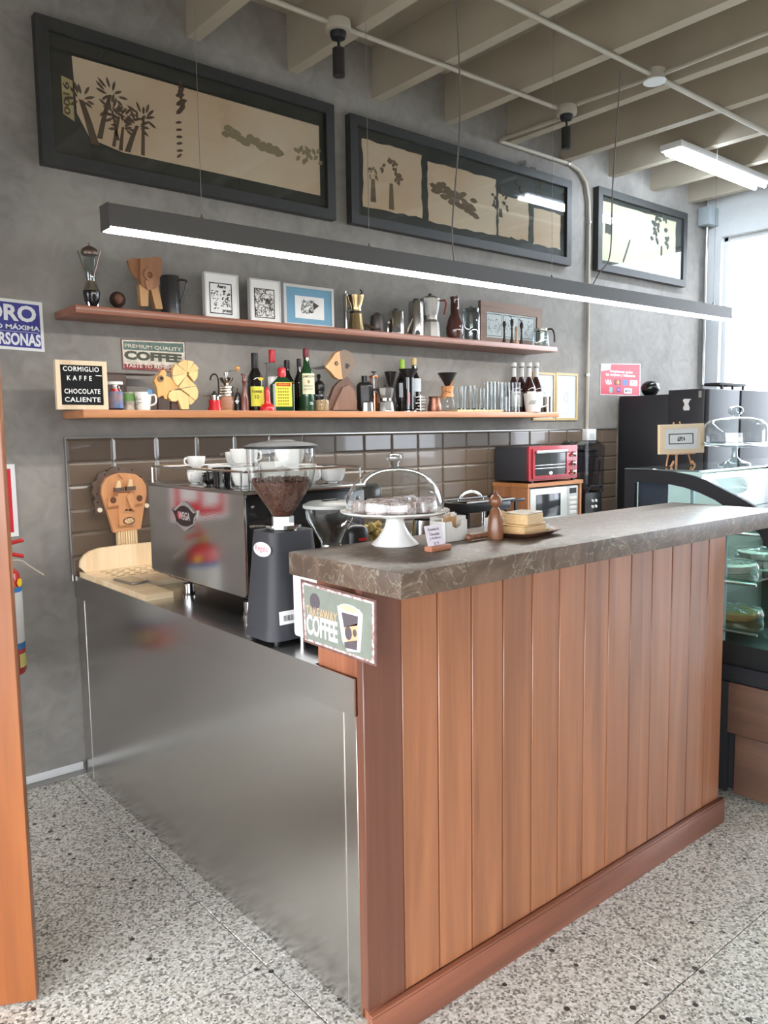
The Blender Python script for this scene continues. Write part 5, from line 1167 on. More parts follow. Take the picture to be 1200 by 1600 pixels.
B().prism([rq(*q) for q in ((279, 608), (303, 604), (306, 612), (305, 622), (301, 626), (290, 616))], .024, m).build('puzzle_piece', pz, t)
B().prism([rq(*q) for q in ((278, 610), (289, 618), (291, 620), (291, 639.5), (280, 639.5), (274, 625), (271, 628), (264, 627), (259, 621), (260, 614), (266, 610))], .026, m).build('puzzle_piece', pz, t)
B().prism([rq(*q) for q in ((292, 618), (301, 627), (296, 632), (292, 632))], .022, m).build('puzzle_piece', pz, t)
B().prism([rq(*q) for q in ((238, 596), (240, 589), (246, 585), (249, 579), (254, 578), (257, 583), (256, 588), (263, 590), (272, 600), (276, 607), (262, 611), (258, 617), (258, 624), (254, 623), (252, 618), (247, 620), (244, 622), (242, 606))], .020, m).build('head_piece', wood('head_wood', (216,170,104), (192,142,80), 2, 1.2, .5), t)
B().prism(circ(*rq(247.5, 592), .014, n=16), .025, m).build('eye_ring', wood('eye_wood', (150,112,76), (124,88,56), 0, 2, .5), t); B().prism(circ(*rq(248.5, 591.5), .007, n=12), .027, m).build('eye', INK, t)
B().prism([rq(*q) for q in ((246, 617), (251, 617), (252, 639.5), (246, 639.5))], .012, m, -.006).build('front_leg', dk, t); B().prism([rq(*q) for q in ((266, 626), (275, 626), (278, 639.5), (266, 639.5))], .012, m, -.006).build('hind_leg', dk, t)
# red espresso maker
t, h, r = st('stovetop_espresso_maker', 'small red stovetop espresso maker with a curved dark spout', 'coffee maker', 334, 584, 22, -.17, Z2)
L(t, 'base', [(0, 0), (1.0, 0), (1.0, .03), (.85, .12), (.85, .29), (0, .29)], RED, r, h); L(t, 'boiler', [(0, .29), (.7, .29), (.7, .385), (0, .385)], CHROME, r, h); L(t, 'plate', [(0, .385), (1.05, .385), (1.05, .41), (0, .41)], STAINLESS, r, h)
B().tube([(-r*.9, 0, h*.4), (-r*1.5, -.01, h*.4)], .003).build('plate_handle', STAINLESS, t); L(t, 'knob', [(0, .41), (.4, .42), (.38, .46), (.15, .5), (.12, .53), (0, .54)], KN, r, h)
B().tube(bez([(r*.55, .01, h*.40), (r*.55, .01, h*.80), (r*.35, 0, h*.96), (-r*.1, 0, h*.98), (-r*.45, 0, h*.9), (-r*.5, 0, h*.82)]), .0035, 8).build('spout', KN, t)
# hand grinder
t, h, r = st('manual_coffee_grinder', 'hand crank coffee grinder with metal bowl and wooden body', 'coffee grinder', 353, 580, 20, -.17, Z2); r_ = r*.92
B().box(-r_, r_, -r_, r_, .002, h*.36, bev=.002).build('drawer_body', wood('grinder_wood', (168,120,92), (140,96,70), 0, 2, .4), t)
B().box(-r_*1.05, r_*1.05, -r_*1.05, r_*1.05, 0, .004).build('base', M('brass'), t)
for k in range(4): B().box(-r_*(1.05 if k % 2 else .95), r_*(1.05 if k % 2 else .95), -r_*(1.05 if k % 2 else .95), r_*(1.05 if k % 2 else .95), h*(.36+.065*k), h*(.36+.065*(k+1))-.001, bev=.002).build('metal_ring', M('warm_steel', (200,190,176), .25, 1), t)
L(t, 'bowl', [(0, .62), (.4, .62), (.45, .66), (1.0, .76), (1.1, .83), (1.0, .83), (.3, .72), (0, .72)], STAINLESS, r, h); L(t, 'bridge', [(0, .72), (.12, .72), (.12, .88), (.35, .88), (.35, .97), (0, 1)], STAINLESS, r, h)
B().tube([(0, 0, h*.96), (.022, -.004, h*1.0), (.048, -.008, h*.985)], .002).build('crank', STAINLESS, t); B().sphere((.054, -.008, h*1.06), .0125).lathe([(0, h*.98), (.007, h*.98), (.006, h*1.03), (0, h*1.03)], 10, (.054, -.008, 0)).build('handle_knob', wood('ball_wood', (196,150,96), (172,124,74), 2, 2, .4), t)
t, h, r = st('small_moka_pot', 'tiny dark pot with a bright silver star mark beside the hand grinder', 'coffee maker', 371, 607, 12, -.16, Z2)
L(t, 'body', [(0, 0), (1.0, 0), (.9, .5), (.6, .75), (.15, .85), (.15, 1), (0, 1)], M('satin_black', (34,32,32), .3), r, h); B().prism([(0, .03), (.010, .045), (.003, .05), (.002, .065), (-.003, .05), (-.010, .045)], .002, MB(0, -r*1.0, 0)).build('star_mark', CHROME, t)
t, h, r = st('wooden_pepper_mill', 'tall dark reddish turned wooden pepper mill left of the first bottle', 'pepper mill', 381, 584, 13, -.19, Z2)
L(t, 'mill_body', [(0, 0), (1, 0), (1, .04), (.92, .3), (.75, .42), (.42, .56), (.40, .74), (.62, .78), (.45, .82), (.5, .95), (.72, .96), (.72, 1), (0, 1)], wood('mill_wood', (120,66,56), (92,48,42), 2, 2, .3, .4), r, h)
# bottles
def bottle(label, cx, ytop, wpx, y, z, gm, prof, cap, capz, lab=None, labz=None, group=None, capr=None, name='liquor_bottle', arc=None):
    t, h, r = st(name, label, 'bottle', cx, ytop, wpx, y, z, group, 0); L(t, 'bottle_body', prof, gm, r, h, 28)
    cr = capr or .4; L(t, 'cap', [(0, capz), (cr*.94, capz), (cr, capz+.01), (cr, .985), (cr*.9, 1), (0, 1)], cap, r, h, 20)
    if lab: B().lathe([(r*1.012, labz[0]*h), (r*1.012, labz[1]*h)], 24, a0=-2.75, a1=-.4).build('label', lab, t, smooth=radians(60))
    return t, h, r
WINE = [(0, 0), (.95, 0), (1, .02), (1, .52), (.92, .60), (.55, .70), (.38, .76), (.34, .97), (0, .97)]
DG = M('dark_glass', (22,20,18), .08, coat=.6); GG = M('green_glass', (24,60,34), .06, coat=.6)
YL = M('label_yellow', (214,206,72), .6); CRM = M('label_cream', (222,214,180), .6, var=.04, vs=20)
ytx = lambda t, s_, r, z, w_, h_=None, mat=INK, ang=-1.95, b=.01: text(s_, mat, t, Matrix.Rotation(ang+pi/2, 4, 'Z') @ MB(0, -r*1.03, z), w=w_, h=h_, bold=b)
t, h, r = bottle('dark brandy bottle with yellow label and long black neck seal', 397.5, 552, 25, -.15, Z2, DG, WINE, M('seal_black', (30,28,28), .5), .72, YL, (.08, .42), capr=.44)
ytx(t, 'TORRES', r, h*.33, .05, .011); ytx(t, '10', r, h*.24, .02, .018); B().prism(circ(.008, h*.55, .014, .008), .002, MB(0, -r*.95, 0)).build('neck_tag', M('tag_orange', (230,180,40), .5), t)
t, h, r = st('hand_whisk_stand', 'red pump style gadget with a tall thin steel rod before the brandy bottle', 'kitchen gadget', 416, 568, 24, -.215, Z2)
L(t, 'base', [(0, 0), (1, .0), (1, .05), (.85, .11), (.5, .15), (.38, .22), (.36, .40), (.2, .48), (.1, .5), (0, .5)], RED, r, h); B().tube([(0, 0, h*.48), (0, 0, h)], .0027, 6).build('rod', STAINLESS, t); B().tube([(-.010, 0, h), (.010, 0, h)], .0015, 6).build('top_bar', STAINLESS, t)
t, h, r = bottle('clear rum bottle with red cap and white label behind the red gadget', 424.5, 547, 24, -.09, Z2, TUMBLER, WINE, M('cap_red', (190,30,44), .4, coat=.3), .80, WHITE, (.2, .56), capr=.42)
B().lathe([(r*1.02, h*.40), (r*1.02, h*.44)], 12, a0=-2.4, a1=-1.0).build('red_stripe', RED, t)
# square green bottle
t, h, r = st('liquor_bottle', 'flat sided green bottle with yellow label and red cap', 'bottle', 440, 575, 37, -.17, Z2); t.rotation_euler = (0, 0, -.35)
Wb, Db = r*.98, r*.5
b = B(); taper(b, Wb, Db, Wb*1.0, Db, 0, h*.62, .012, .012); b.build('bottle_body', GG, t); b = B(); taper(b, Wb, Db, Wb*.30, Wb*.30, h*.62, h*.80, .012, .008); b.build('shoulder', GG, t)
L(t, 'cap', [(0, .78), (.36, .78), (.36, .97), (.3, 1), (0, 1)], M('cap_red'), r, h); B().prism(rect(-Wb*.72, h*.10, Wb*.72, h*.66), .001, MB(0, -Db-.0004, 0)).build('label', YL, t); B().prism(rect(-Wb*.6, h*.57, Wb*.6, h*.64), .0015, MB(0, -Db-.0008, 0)).build('red_stripe', RED, t)
text('GERARDO', YL, t, MB(0, -Db-.0022, 0) @ Matrix.Translation((0, h*.605, 0)), w=Wb*.95, h=.007)
b = B()
for i in range(6):
    for k in range(5): b.prism(rect(-Wb*.5+k*Wb*.2, h*(.50-.07*i), -Wb*.5+k*Wb*.2+Wb*.13, h*(.50-.07*i)+.004), .0015, MB(0, -Db-.0006, 0))
tag(b.build('label_print', INK, t), kind='stuff')
t, h, r = bottle('dark coffee liqueur bottle with orange label behind the green bottle', 448, 563, 22, -.07, Z2, DG, WINE, KN, .82, M('label_orange', (196,138,84), .6), (.28, .58), capr=.4)
t, h, r = bottle('tall green whiskey bottle with cream label reading JAMESON', 478, 545, 24, -.17, Z2, GG, [(0, 0), (.96, 0), (1, .02), (1, .54), (.94, .60), (.6, .68), (.42, .74), (.36, .97), (0, .97)], M('cap_maroon', (104,28,40), .4), .86, CRM, (.27, .60), capr=.42)
ytx(t, 'JAMESON', r, h*.545, .058, .014, M('label_green_ink', (50,70,50), .6)); B().lathe([(r*1.03, h*.44), (r*1.03, h*.49)], 4, a0=-2.05, a1=-1.8).build('crest', M('crest_brown', (150,110,60), .6), t)
for k in range(2): ytx(t, 'IRISH WHISKEY' if k else 'TRIPLE DISTILLED', r, h*(.40-.05*k), .045, .006, GI)
B().lathe([(r*.40, h*.72), (r*.40, h*.84)], 8, a0=-2.3, a1=-1.3).build('neck_label', CRM, t); ytx(t, '700', r, h*.12, .02, .014, M('cert_paper'), ang=-1.6)
t, h, r = bottle('small dark bottle half hidden behind the whiskey bottle', 467, 561, 17, -.09, Z2, DG, WINE, KN, .85, capr=.42)
t, h, r = st('pepper_mill', 'black pepper mill with round knob behind the jar of grains', 'pepper mill', 498, 585, 19, -.10, Z2)
L(t, 'mill_body', [(0, 0), (.9, 0), (.8, .3), (.7, .5), (.9, .56), (.95, .60), (.95, .72), (.6, .80), (.2, .84), (.18, .88), (.34, .92), (.34, .97), (.2, 1), (0, 1)], M('satin_black'), r, h)
t, h, r = st('glass_jar', 'small glass jar of pale grains with a glass stopper', 'jar', 502.5, 611, 24, -.19, Z2)
L(t, 'jar_body', [(0, 0), (.9, 0), (1, .06), (1, .55), (.8, .68), (.72, .72)], TUMBLER, r, h); L(t, 'stopper', [(.7, .70), (.85, .74), (.85, .82), (.3, .88), (.35, 1), (0, 1)], TUMBLER, r, h)
tag(L(t, 'grains', [(0, .02), (.85, .02), (.94, .08), (.94, .5), (.5, .56), (0, .57)], M('grains', (206,184,140), .8, col2=(120,84,54), vs=260, bump=.8, bs=300), r, h), kind='stuff')
# wooden kiwi bird
t = thing('wooden_bird', 'carved wooden bird with a long dark beak and round two tone head', 'wooden figure', (at(533, 640, -.16).x, -.16, Z2+.0008))
def kq(px, py): q = at(px, py, -.16); return (q.x-t.location.x, max(q.z-Z2-.0008, 0))
m = MB(0, 0, 0); bdw = wood('bird_wood', (104,72,58), (82,54,44), 2, 1, .5)
B().prism([kq(*q) for q in ((510, 641), (511, 626), (518, 606), (526, 597), (538, 588), (546, 598), (552, 612), (554, 628), (554, 641))], .022, m).build('body', bdw, t)
B().prism([kq(*q) for q in ((514, 641), (522, 622), (530, 606), (540, 602), (548, 612), (551, 628), (551, 641))], .034, m, .022).build('wing', wood('wing_wood', (132,96,76), (108,76,58), 2, 1, .5), t)
B().prism([kq(*q) for q in ((503, 574), (508, 568), (514, 560), (518, 553), (525, 549), (530, 593), (524, 593), (518, 590), (512, 582))], .03, m, .002).build('face_half', wood('face_half_wood', (216,176,128), (194,148,100), 2, 1, .5), t)
B().prism([kq(*q) for q in ((525.5, 549), (532, 547), (541, 550), (547, 557), (549, 568), (546, 578), (539, 587), (530.5, 593))], .03, m, .002).build('head_half', wood('head_half_wood', (134,112,94), (112,90,74), 2, 1, .5), t)
B().prism([kq(*q) for q in ((484, 575), (494, 573.5), (503, 571.5), (503.5, 577), (494, 577.5))], .02, m, .008).build('beak', M('beak_black', (42,36,34), .5), t)
B().prism(circ(*kq(520, 568.5), .011), .032, m, .03).build('eye_ring', KN, t); B().prism(circ(*kq(520, 568.5), .007), .033, m, .03).build('eye', wood('eye_wood'), t)
B().prism([kq(535, 568), kq(541, 571), kq(537, 577), kq(534, 575)], .032, m, .03).build('ear_mark', KN, t)
# capsule press, moka base, french press
t, h, r = st('capsule_press', 'rounded black coffee press behind the small silver moka base', 'coffee maker', 570, 597, 26, -.12, Z2)
B().box(-r, r, -.03, .03, 0, h, bev=.026, seg=5).build('body', M('satin_black'), t); L(t, 'top_cap', [(0, .97), (.5, .97), (.5, 1.2), (0, 1.2)], M('satin_black'), r*.8, h)
def octo(t, nm, prof, mat, r, h, z0=0): return B().lathe([(a*r, z0+b*h) for a, b in prof], 8).build(nm, mat, t, smooth=0)
t, h, r = st('moka_pot', 'small silver octagonal moka pot base before the black press', 'coffee maker', 574, 627, 18, -.215, Z2); octo(t, 'boiler', [(0, 0), (1, 0), (.92, .85), (.6, 1), (0, 1)], ALU, r, h)
t, h, r = st('french_press', 'tall slim french press with copper band and black plunger knob', 'french press', 584, 580, 15, -.12, Z2)
L(t, 'beaker', [(0, .0), (.92, 0), (.92, .84)], TUMBLER, r, h); L(t, 'coffee_sleeve', [(0, .02), (.86, .02), (.86, .45), (0, .45)], M('copper', (184,116,80), .3, .9), r, h); L(t, 'rim', [(.8, .84), (1, .84), (1, .875), (.8, .875)], M('copper'), r, h); L(t, 'lid', [(0, .875), (.85, .875), (.8, .9), (0, .9)], STAINLESS, r, h); L(t, 'plunger', [(0, .9), (.12, .9), (.12, .95), (.55, .96), (.55, .99), (0, 1)], KN, r, h)
for a in (0, 1.57, 3.14, 4.71): B().tube([(r*.96*cos(a-.7), r*.96*sin(a-.7), 0), (r*.96*cos(a-.7), r*.96*sin(a-.7), h*.85)], .0018, 6).build('frame_rod', M('copper'), t)
def moka(label, cx, ytop, wpx, y, z, hm, hside=1, mat=ALU):
    t, h, r = st('moka_pot', label, 'moka pot', cx, ytop, wpx, y, z)
    octo(t, 'boiler', [(0, 0), (1.0, 0), (.98, .02), (.86, .34), (.74, .40), (0, .40)], mat, r, h); L(t, 'waist_ring', [(0, .40), (.72, .40), (.72, .50), (0, .50)], STAINLESS, r, h)
    octo(t, 'jug', [(0, .50), (.74, .50), (.84, .62), (1.0, .88), (0, .88)], mat, r, h); octo(t, 'lid', [(0, .88), (1.0, .88), (.5, .94), (0, .95)], mat, r, h); L(t, 'knob', [(0, .94), (.14, .94), (.2, .98), (.1, 1), (0, 1)], KN, r, h, 10)
    s_ = hside; B().tube([(s_*r*.85, 0, h*.84), (s_*r*1.5, 0, h*.84), (s_*r*1.62, 0, h*.76), (s_*r*1.4, 0, h*.52)], [.005, .006, .006, .005], 8).build('handle', hm, t); return t
moka('silver moka pot with dark handle to the left on the lower shelf', 602, 602, 27, -.19, Z2, M('dark_brown_plastic', (56,40,36), .4), -1)
t, h, r = st('glass_dripper', 'clear glass coffee dripper with black insert behind the moka pot', 'coffee dripper', 610, 580, 32, -.08, Z2)
L(t, 'carafe', [(0, 0), (.7, 0), (.75, .1), (.4, .45), (.35, .55), (.9, .98)], TUMBLER, r, h); L(t, 'filter_insert', [(0, .62), (.2, .62), (.62, .98), (.3, 1), (0, 1)], M('satin_black'), r, h)
# wine bottles and funnel stand
t, h, r = st('carafe_funnel', 'black tower shaped dripper with a funnel mouth in front of two wine bottles', 'coffee dripper', 638, 577, 31, -.17, Z2)
L(t, 'funnel', [(.5, .80), (.6, .85), (1, 1), (.94, 1), (.5, .84)], M('satin_black'), r, h); L(t, 'tower', [(0, 0), (.80, 0), (.80, .02), (.56, .05), (.56, .80), (0, .80)], DG, r, h)
B().box(-.001, .007, -r*.57-.001, -r*.56, h*.15, h*.45).build('red_script_mark', RED, t); L(t, 'base_plate', [(0, 0), (.85, 0), (.85, .015), (0, .015)], CHROME, r, h)
bottle('wine bottle with lime green cap behind the black tower dripper', 628, 562, 21, -.07, Z2, DG, WINE, M('cap_lime', (150,190,60), .4), .80, M('cert_paper'), (.28, .55), capr=.40, name='wine_bottle')
bottle('wine bottle with pale cork coloured cap and white label right of the tower dripper', 647, 560, 21, -.08, Z2, DG, WINE, M('cap_tan', (214,186,130), .5), .80, M('cert_paper'), (.38, .62), capr=.36, name='wine_bottle')
t, h, r = st('sachet_rack', 'small wire rack with white ribs between the tower dripper and copper pot', 'rack', 657, 617, 18, -.20, Z2)
for k in range(5): B().box(-r*.9+.012*(k % 2), r*.9, -.012, .012, h*(.12+.18*k), h*(.12+.18*k)+.004, bev=.001).build('rack_bar', STAINLESS, t)
B().box(-r*.05, r*.05, -.004, .004, 0, h).build('rack_post', STAINLESS, t); B().box(-r*.9, r*.9, -.012, .012, 0, .005).build('rack_base', KN, t)
t, h, r = st('copper_pot', 'small copper pot with a long stick handle', 'pot', 679, 620, 23, -.20, Z2)
L(t, 'pot_body', [(0, 0), (.95, 0), (1, .06), (.92, .4), (.72, .78), (.82, .97), (.9, 1), (.8, 1), (.65, .8), (0, .2)], M('copper_dull', (150,104,86), .35, .85), r, h); B().tube([(r*.6, -.01, h*.85), (r*1.6, -.02, h*1.5)], .003).build('handle', M('copper'), t)
t, h, r = st('glass_drip_brewer', 'hourglass shaped glass drip brewer with wooden collar and black filter', 'coffee brewer', 699, 583, 33, -.15, Z2)
L(t, 'carafe', [(0, 0), (.66, 0), (.74, .06), (.70, .25), (.36, .52), (.42, .62), (.98, 1)], TUMBLER, r, h, 32); L(t, 'wooden_collar', [(.50, .38), (.42, .52), (.50, .64), (.62, .66), (.52, .52), (.62, .38)], wood('collar_wood', (210,150,98), (184,122,74), 2, 2, .4), r, h)
L(t, 'filter', [(0, .6), (.1, .6), (.45, .78), (.92, 1.0), (.88, 1.0), (.4, .80), (0, .7)], M('satin_black'), r, h); B().tube([(-.022, -.03, h*.33), (.028, -.034, h*.78)], .005, 8).build('wooden_stick', wood('collar_wood'), t); B().tube([(r*.3, -r*.5, h*.5), (-r*.2, -r*.55, h*.52)], .0025).build('leather_tie', dk, t)
# crate of glasses
x0_, x1_ = at(713, 640, -.205).x, at(786, 640, -.205).x; n3 = 3; wb_ = (x1_-x0_)/3
wbm = wood('pale_block', (222,194,150), (202,170,122), 0, 1.5, .5)
G3 = 'thin pale wooden boards under the tumblers'
for k in range(3):
    t = B().box(0, wb_-.004, 0, .13, 0, .012, bev=.001).build('wooden_board', wbm, loc=(x0_+k*wb_, -.215, Z2+.0008)); tag(t, ('thin pale wooden board below the tumblers, left one of three', 'thin pale wooden board below the tumblers, middle one of three', 'thin pale wooden board below the tumblers, right one of three')[k], 'board', G3)
def tumbler(label, cx, ytop, wpx, y, z, flip=False, group=None, wide=.8):
    t, h, r = st('drinking_glass', label, 'glass', cx, ytop, wpx, y, z, group)
    t.rotation_euler = (0, 0, 0); b = B(); b.lathe([(0, .003), (r*wide, .003), (r*wide, 0), (r*wide*1.02, .0), (r, h), (r*.93, h), (r*wide*.9, .006), (0, .006)], 20); b.build('glass_body', TUMBLER, t)
    b = B(); b.lathe([(0, 0), (r*wide, 0), (r*wide*1.01, h*.06), (0, h*.05)], 20).build('thick_base', glass('base_glass', (205,212,212), 3.0), t); return t
G4 = 'short tumblers on the pale wooden boards'
for i, (cx, yt, w_, y) in enumerate(((721, 605, 17, -.16), (735, 603, 18, -.12), (745, 607, 17, -.17), (757, 608, 14, -.19), (768, 610, 14, -.15), (723, 604, 14, -.085))): tumbler('short clear tumbler on the pale boards, '+('leftmost in front', 'second from the left', 'third from the left', 'fourth from the left', 'rightmost', 'behind the leftmost')[i], cx, yt, w_, y, Z2+.0135, group=G4)
G5 = 'tall straight glasses beside the syrup bottles'
for i, (cx, yt, w_, y) in enumerate(((762, 597, 13, -.10), (774, 597, 13, -.14), (785, 598, 13, -.10), (796, 598, 13, -.15), (807, 598, 13, -.19), (783, 598, 13, -.04), (768, 598, 13, -.045))): tumbler('tall clear glass left of the syrup bottles, '+('first in the front row', 'second in the front row', 'third in the front row', 'fourth in the front row', 'nearest the bottles', 'back row right', 'back row left')[i], cx, yt, w_, y, Z2, group=G5, wide=.86)
for i, (cx, yt) in enumerate(((791, 620), (806, 620))): tumbler(('short glass in front of the tall glasses, left one', 'short glass in front of the tall glasses, right one')[i], cx, yt, 14, -.225, Z2, group='short glasses before the tall ones', wide=.9)
SY = [(0, 0), (.96, 0), (1, .02), (1, .44), (.96, .50), (.62, .60), (.34, .70), (.30, .96), (0, .96)]
SYR = M('syrup_brown', (52,30,28), .08, coat=.6); SLB = M('syrup_label', (224,220,216), .5, var=.06, vs=40)
for i, (cx, y, lb_) in enumerate(((803, -.06, 'brown syrup bottle at the left of the group of four'), (815, -.035, 'brown syrup bottle second from the left, set back by the wall'), (827, -.115, 'brown syrup bottle in front with white MONIN label'), (838, -.05, 'dark syrup bottle at the right end of the four'))):
    t, h, r = bottle(lb_, cx, 567, 21, y, Z2, SYR, SY, M('cap_white', (214,214,212), .4), .92, SLB, (.12, .42), capr=.40, name='syrup_bottle', group='four syrup bottles')
    L(t, 'neck_glass', [(.345, .72), (.315, .90)], M('neck_white', (206,206,204), .3), r, h); ytx(t, 'MONIN', r, h*.37, .034, .010, ang=-1.9)
t, h, r = mug('white flared coffee cup with grey print at the right end of the lower shelf', 833, 615, 31, -.22, Z2, WHITE, -.3, .34)
t.children[0].name = 'mug_body'; b = B()
for k in range(4): b.lathe([(r*.89, h*(.42+.07*k)), (r*.90, h*(.45+.07*k))], 6, a0=-2.3+.1*k, a1=-1.5+.05*k)
tag(b.build('grey_print', M('sketch_grey'), t), kind='stuff')
t, h, r = st('steel_cup', 'straight stainless steel cup at the end of the lower shelf', 'cup', 856, 620, 15, -.16, Z2); L(t, 'cup_body', [(0, 0), (1, 0), (1, 1), (.93, 1), (.93, .04), (0, .04)], STAINLESS, r, h)

# ---- upper shelf
t, h, r = st('lever_juicer', 'glass and metal vase shaped brewer with black bulb foot and two raised arms', 'coffee maker', 139, 380, 26, -.17, Z1)
L(t, 'black_bulb', [(0, .03), (.55, .03), (.85, .12), (1, .24), (.96, .27), (0, .27)], M('gloss_black'), r, h); L(t, 'metal_ring', [(0, .27), (.98, .27), (.9, .30), (.62, .38), (.6, .42), (0, .42)], STAINLESS, r, h); L(t, 'glass_column', [(.55, .42), (.66, .55), (.72, .82)], glass('stand_glass'), r, h); L(t, 'top_lid', [(0, .82), (.95, .82), (1.0, .86), (.9, .90), (.5, .94), (.12, .96), (.12, 1), (0, 1)], M('old_pewter', (140,120,112), .35, .9), r, h)
for s_ in (-1, 1): B().tube([(s_*r*.3, -.01, h*.42), (s_*r*1.35, -.005, h*.88)], .003).build('arm', STAINLESS if s_ < 0 else M('old_pewter'), t)
for a in (.5, 2.6, 4.4): B().tube([(r*.5*cos(a), r*.5*sin(a), 0), (r*.6*cos(a), r*.6*sin(a), h*.1)], .006).build('foot', CHROME, t)
t, h, r = st('clay_head', 'small brown clay head figurine between the brewer and wooden elephant', 'figurine', 183, 452, 26, -.13, Z1)
B().sphere((0, 0, h*.55), r*.95, (1, .9, 1.0)).lathe([(0, 0), (r*.7, 0), (r*.5, h*.2), (0, h*.2)], 16).build('head', M('dark_clay', (66,48,40), .7, bump=.5, bs=90), t)
B().sphere((r*.25, -r*.55, h*.55), r*.55, (1, .7, 1.1)).build('face', M('clay_face', (124,82,66), .6), t)
t = thing('wooden_elephant', 'wooden elephant head figure with big ears and two long legs on the upper shelf', 'wooden figure', (at(226, 484, -.17).x, -.17, Z1+.0008))
def eq(px, py): q = at(px, py, -.17); return (q.x-t.location.x, max(q.z-Z1-.0008, 0))
m = MB(0, 0, 0); elw = wood('elephant_wood', (164,116,82), (138,92,62), 2, 1, .5); elw2 = wood('elephant_leg_wood', (188,146,98), (164,120,76), 2, 1, .5)
B().prism([eq(*q) for q in ((197, 408), (205, 404), (216, 405), (222, 412), (220, 430), (212, 437), (202, 424))], .016, m).build('ear', elw, t)
B().prism([eq(*q) for q in ((232, 408), (238, 402), (250, 404), (251, 412), (249, 432), (243, 442), (234, 438))], .016, m).build('ear', elw, t)
B().prism([eq(*q) for q in ((214, 406), (234, 404), (242, 430), (245, 446), (240, 452), (228, 456), (216, 448), (214, 432))], .034, m, .0).build('head', elw, t)
b = B(); ring(b, circ(*eq(227, 432), .024, n=18), circ(*eq(227, 432), .014, n=18), .044, m, .034); b.build('trunk_ring', elw, t); B().prism([eq(*q) for q in ((220, 440), (234, 440), (231, 454), (224, 455))], .042, m, .034).build('trunk', elw, t)
for a_, c_, d_, e_ in (((213, 446), (228, 449), (227, 480), (216, 480)), ((230, 449), (242, 446), (250, 484), (239, 484))): B().prism([eq(*q) for q in (a_, c_, d_, e_)], .03, m).build('leg', elw2, t)
t, h, r = st('dark_pitcher', 'black enamel pitcher behind the wooden elephant leg', 'pitcher', 265, 432, 30, -.12, Z1); PD = M('pitcher_dark', (52,52,54), .25, coat=.4)
L(t, 'pitcher_body', [(0, 0), (1, 0), (1, .97), (.94, 1), (0, 1)], PD, r, h); B().tube(bez([(r*.9, 0, h*.92), (r*1.7, 0, h*.88), (r*1.6, 0, h*.7), (r*1.1, 0, h*.35)]), .005).build('handle', PD, t)
def print_frame(label, quad, y, fm, bw, mat_col, art, deep=.02, ins=.72):
    X0 = at(quad[0][0], quad[0][1], y).x; t = thing('framed_print', label, 'framed print', (X0, y, Z1+.0008))
    P = [(at(px, py, y).x-X0, max(at(px, py, y).z-Z1-.0008, 0)) for px, py in quad]; W2 = P[1][0]; H2 = P[0][1]
    m = MB(0, 0, 0); P = [(0, 0), (W2, 0), (W2, H2), (0, H2)]
    b = B(); ring(b, P, [(bw, bw), (W2-bw, bw), (W2-bw, H2-bw), (bw, H2-bw)], .006, m, -deep); b.build('frame', fm, t)
    B().prism([(bw*.6, bw*.6), (W2-bw*.6, bw*.6), (W2-bw*.6, H2-bw*.6), (bw*.6, H2-bw*.6)], .002, m, -.004).build('mount', mat_col, t)
    art(t, W2, H2, m); return t
PF = M('print_frame_white', (198,198,196), .5)
def squig(t, x0, z0, x1, z1, m, n, seed, mat, w_=.004):
    rs = random.Random(seed); b = B()
    for k in range(n):
        cx, cz = rs.uniform(x0, x1), rs.uniform(z0, z1); a = rs.uniform(0, pi); l = rs.uniform(.01, .032)*(x1-x0)/.1
        p = []; q = []
        for i in range(6):
            u = (i/5-.5)*l; v = .25*l*sin(i/5*pi)*rs.choice((1, -1)) if i == 0 else .3*l*sin(i/5*pi)
            X, Z = cx+u*cos(a)-v*sin(a), cz+u*sin(a)+v*cos(a); X = min(max(X, x0), x1); Z = min(max(Z, z0), z1)
            ww = w_*(.4+.6*sin(pi*i/5)); p.append((X-ww*sin(a)/2, Z+ww*cos(a)/2)); q.append((X+ww*sin(a)/2, Z-ww*cos(a)/2))
        b.prism(p+q[::-1], .0030, m, .002)
    tag(b.build('linocut_marks', mat, t), kind='stuff')
def artA(t, W2, H2, m):
    b = B(); x0, z0, x1, z1 = W2*.14, H2*.12, W2*.80, H2*.79; ring(b, rect(x0, z0, x1, z1), rect(x0+.004, z0+.004, x1-.004, z1-.004), .003, m, .002); b.build('print_border', INK, t)
    text('Aero', INK, t, m @ Matrix.Translation((W2*.50, H2*.72, .0025)), w=.045, h=.016, bold=.03); text('press', INK, t, m @ Matrix.Translation((W2*.64, H2*.18, .0025)), w=.045, h=.016, bold=.03)
    squig(t, W2*.20, H2*.22, W2*.40, H2*.62, m, 26, 1, INK); squig(t, W2*.46, H2*.28, W2*.76, H2*.66, m, 34, 2, INK)
def artB(t, W2, H2, m):
    b = B(); x0, z0, x1, z1 = W2*.14, H2*.12, W2*.80, H2*.79; ring(b, rect(x0, z0, x1, z1), rect(x0+.004, z0+.004, x1-.004, z1-.004), .003, m, .002); b.build('print_border', M('soft_ink', (78,66,60), .8), t)
    squig(t, W2*.17, H2*.16, W2*.77, H2*.76, m, 120, 4, M('soft_ink'), .003); b = B(); b.prism([(W2*(.56+.1*cos(a)), H2*(.50+.07*sin(a))) for a in [i*.4-1 for i in range(10)]], .0032, m, .002); b.build('linocut_shape', M('soft_ink'), t)
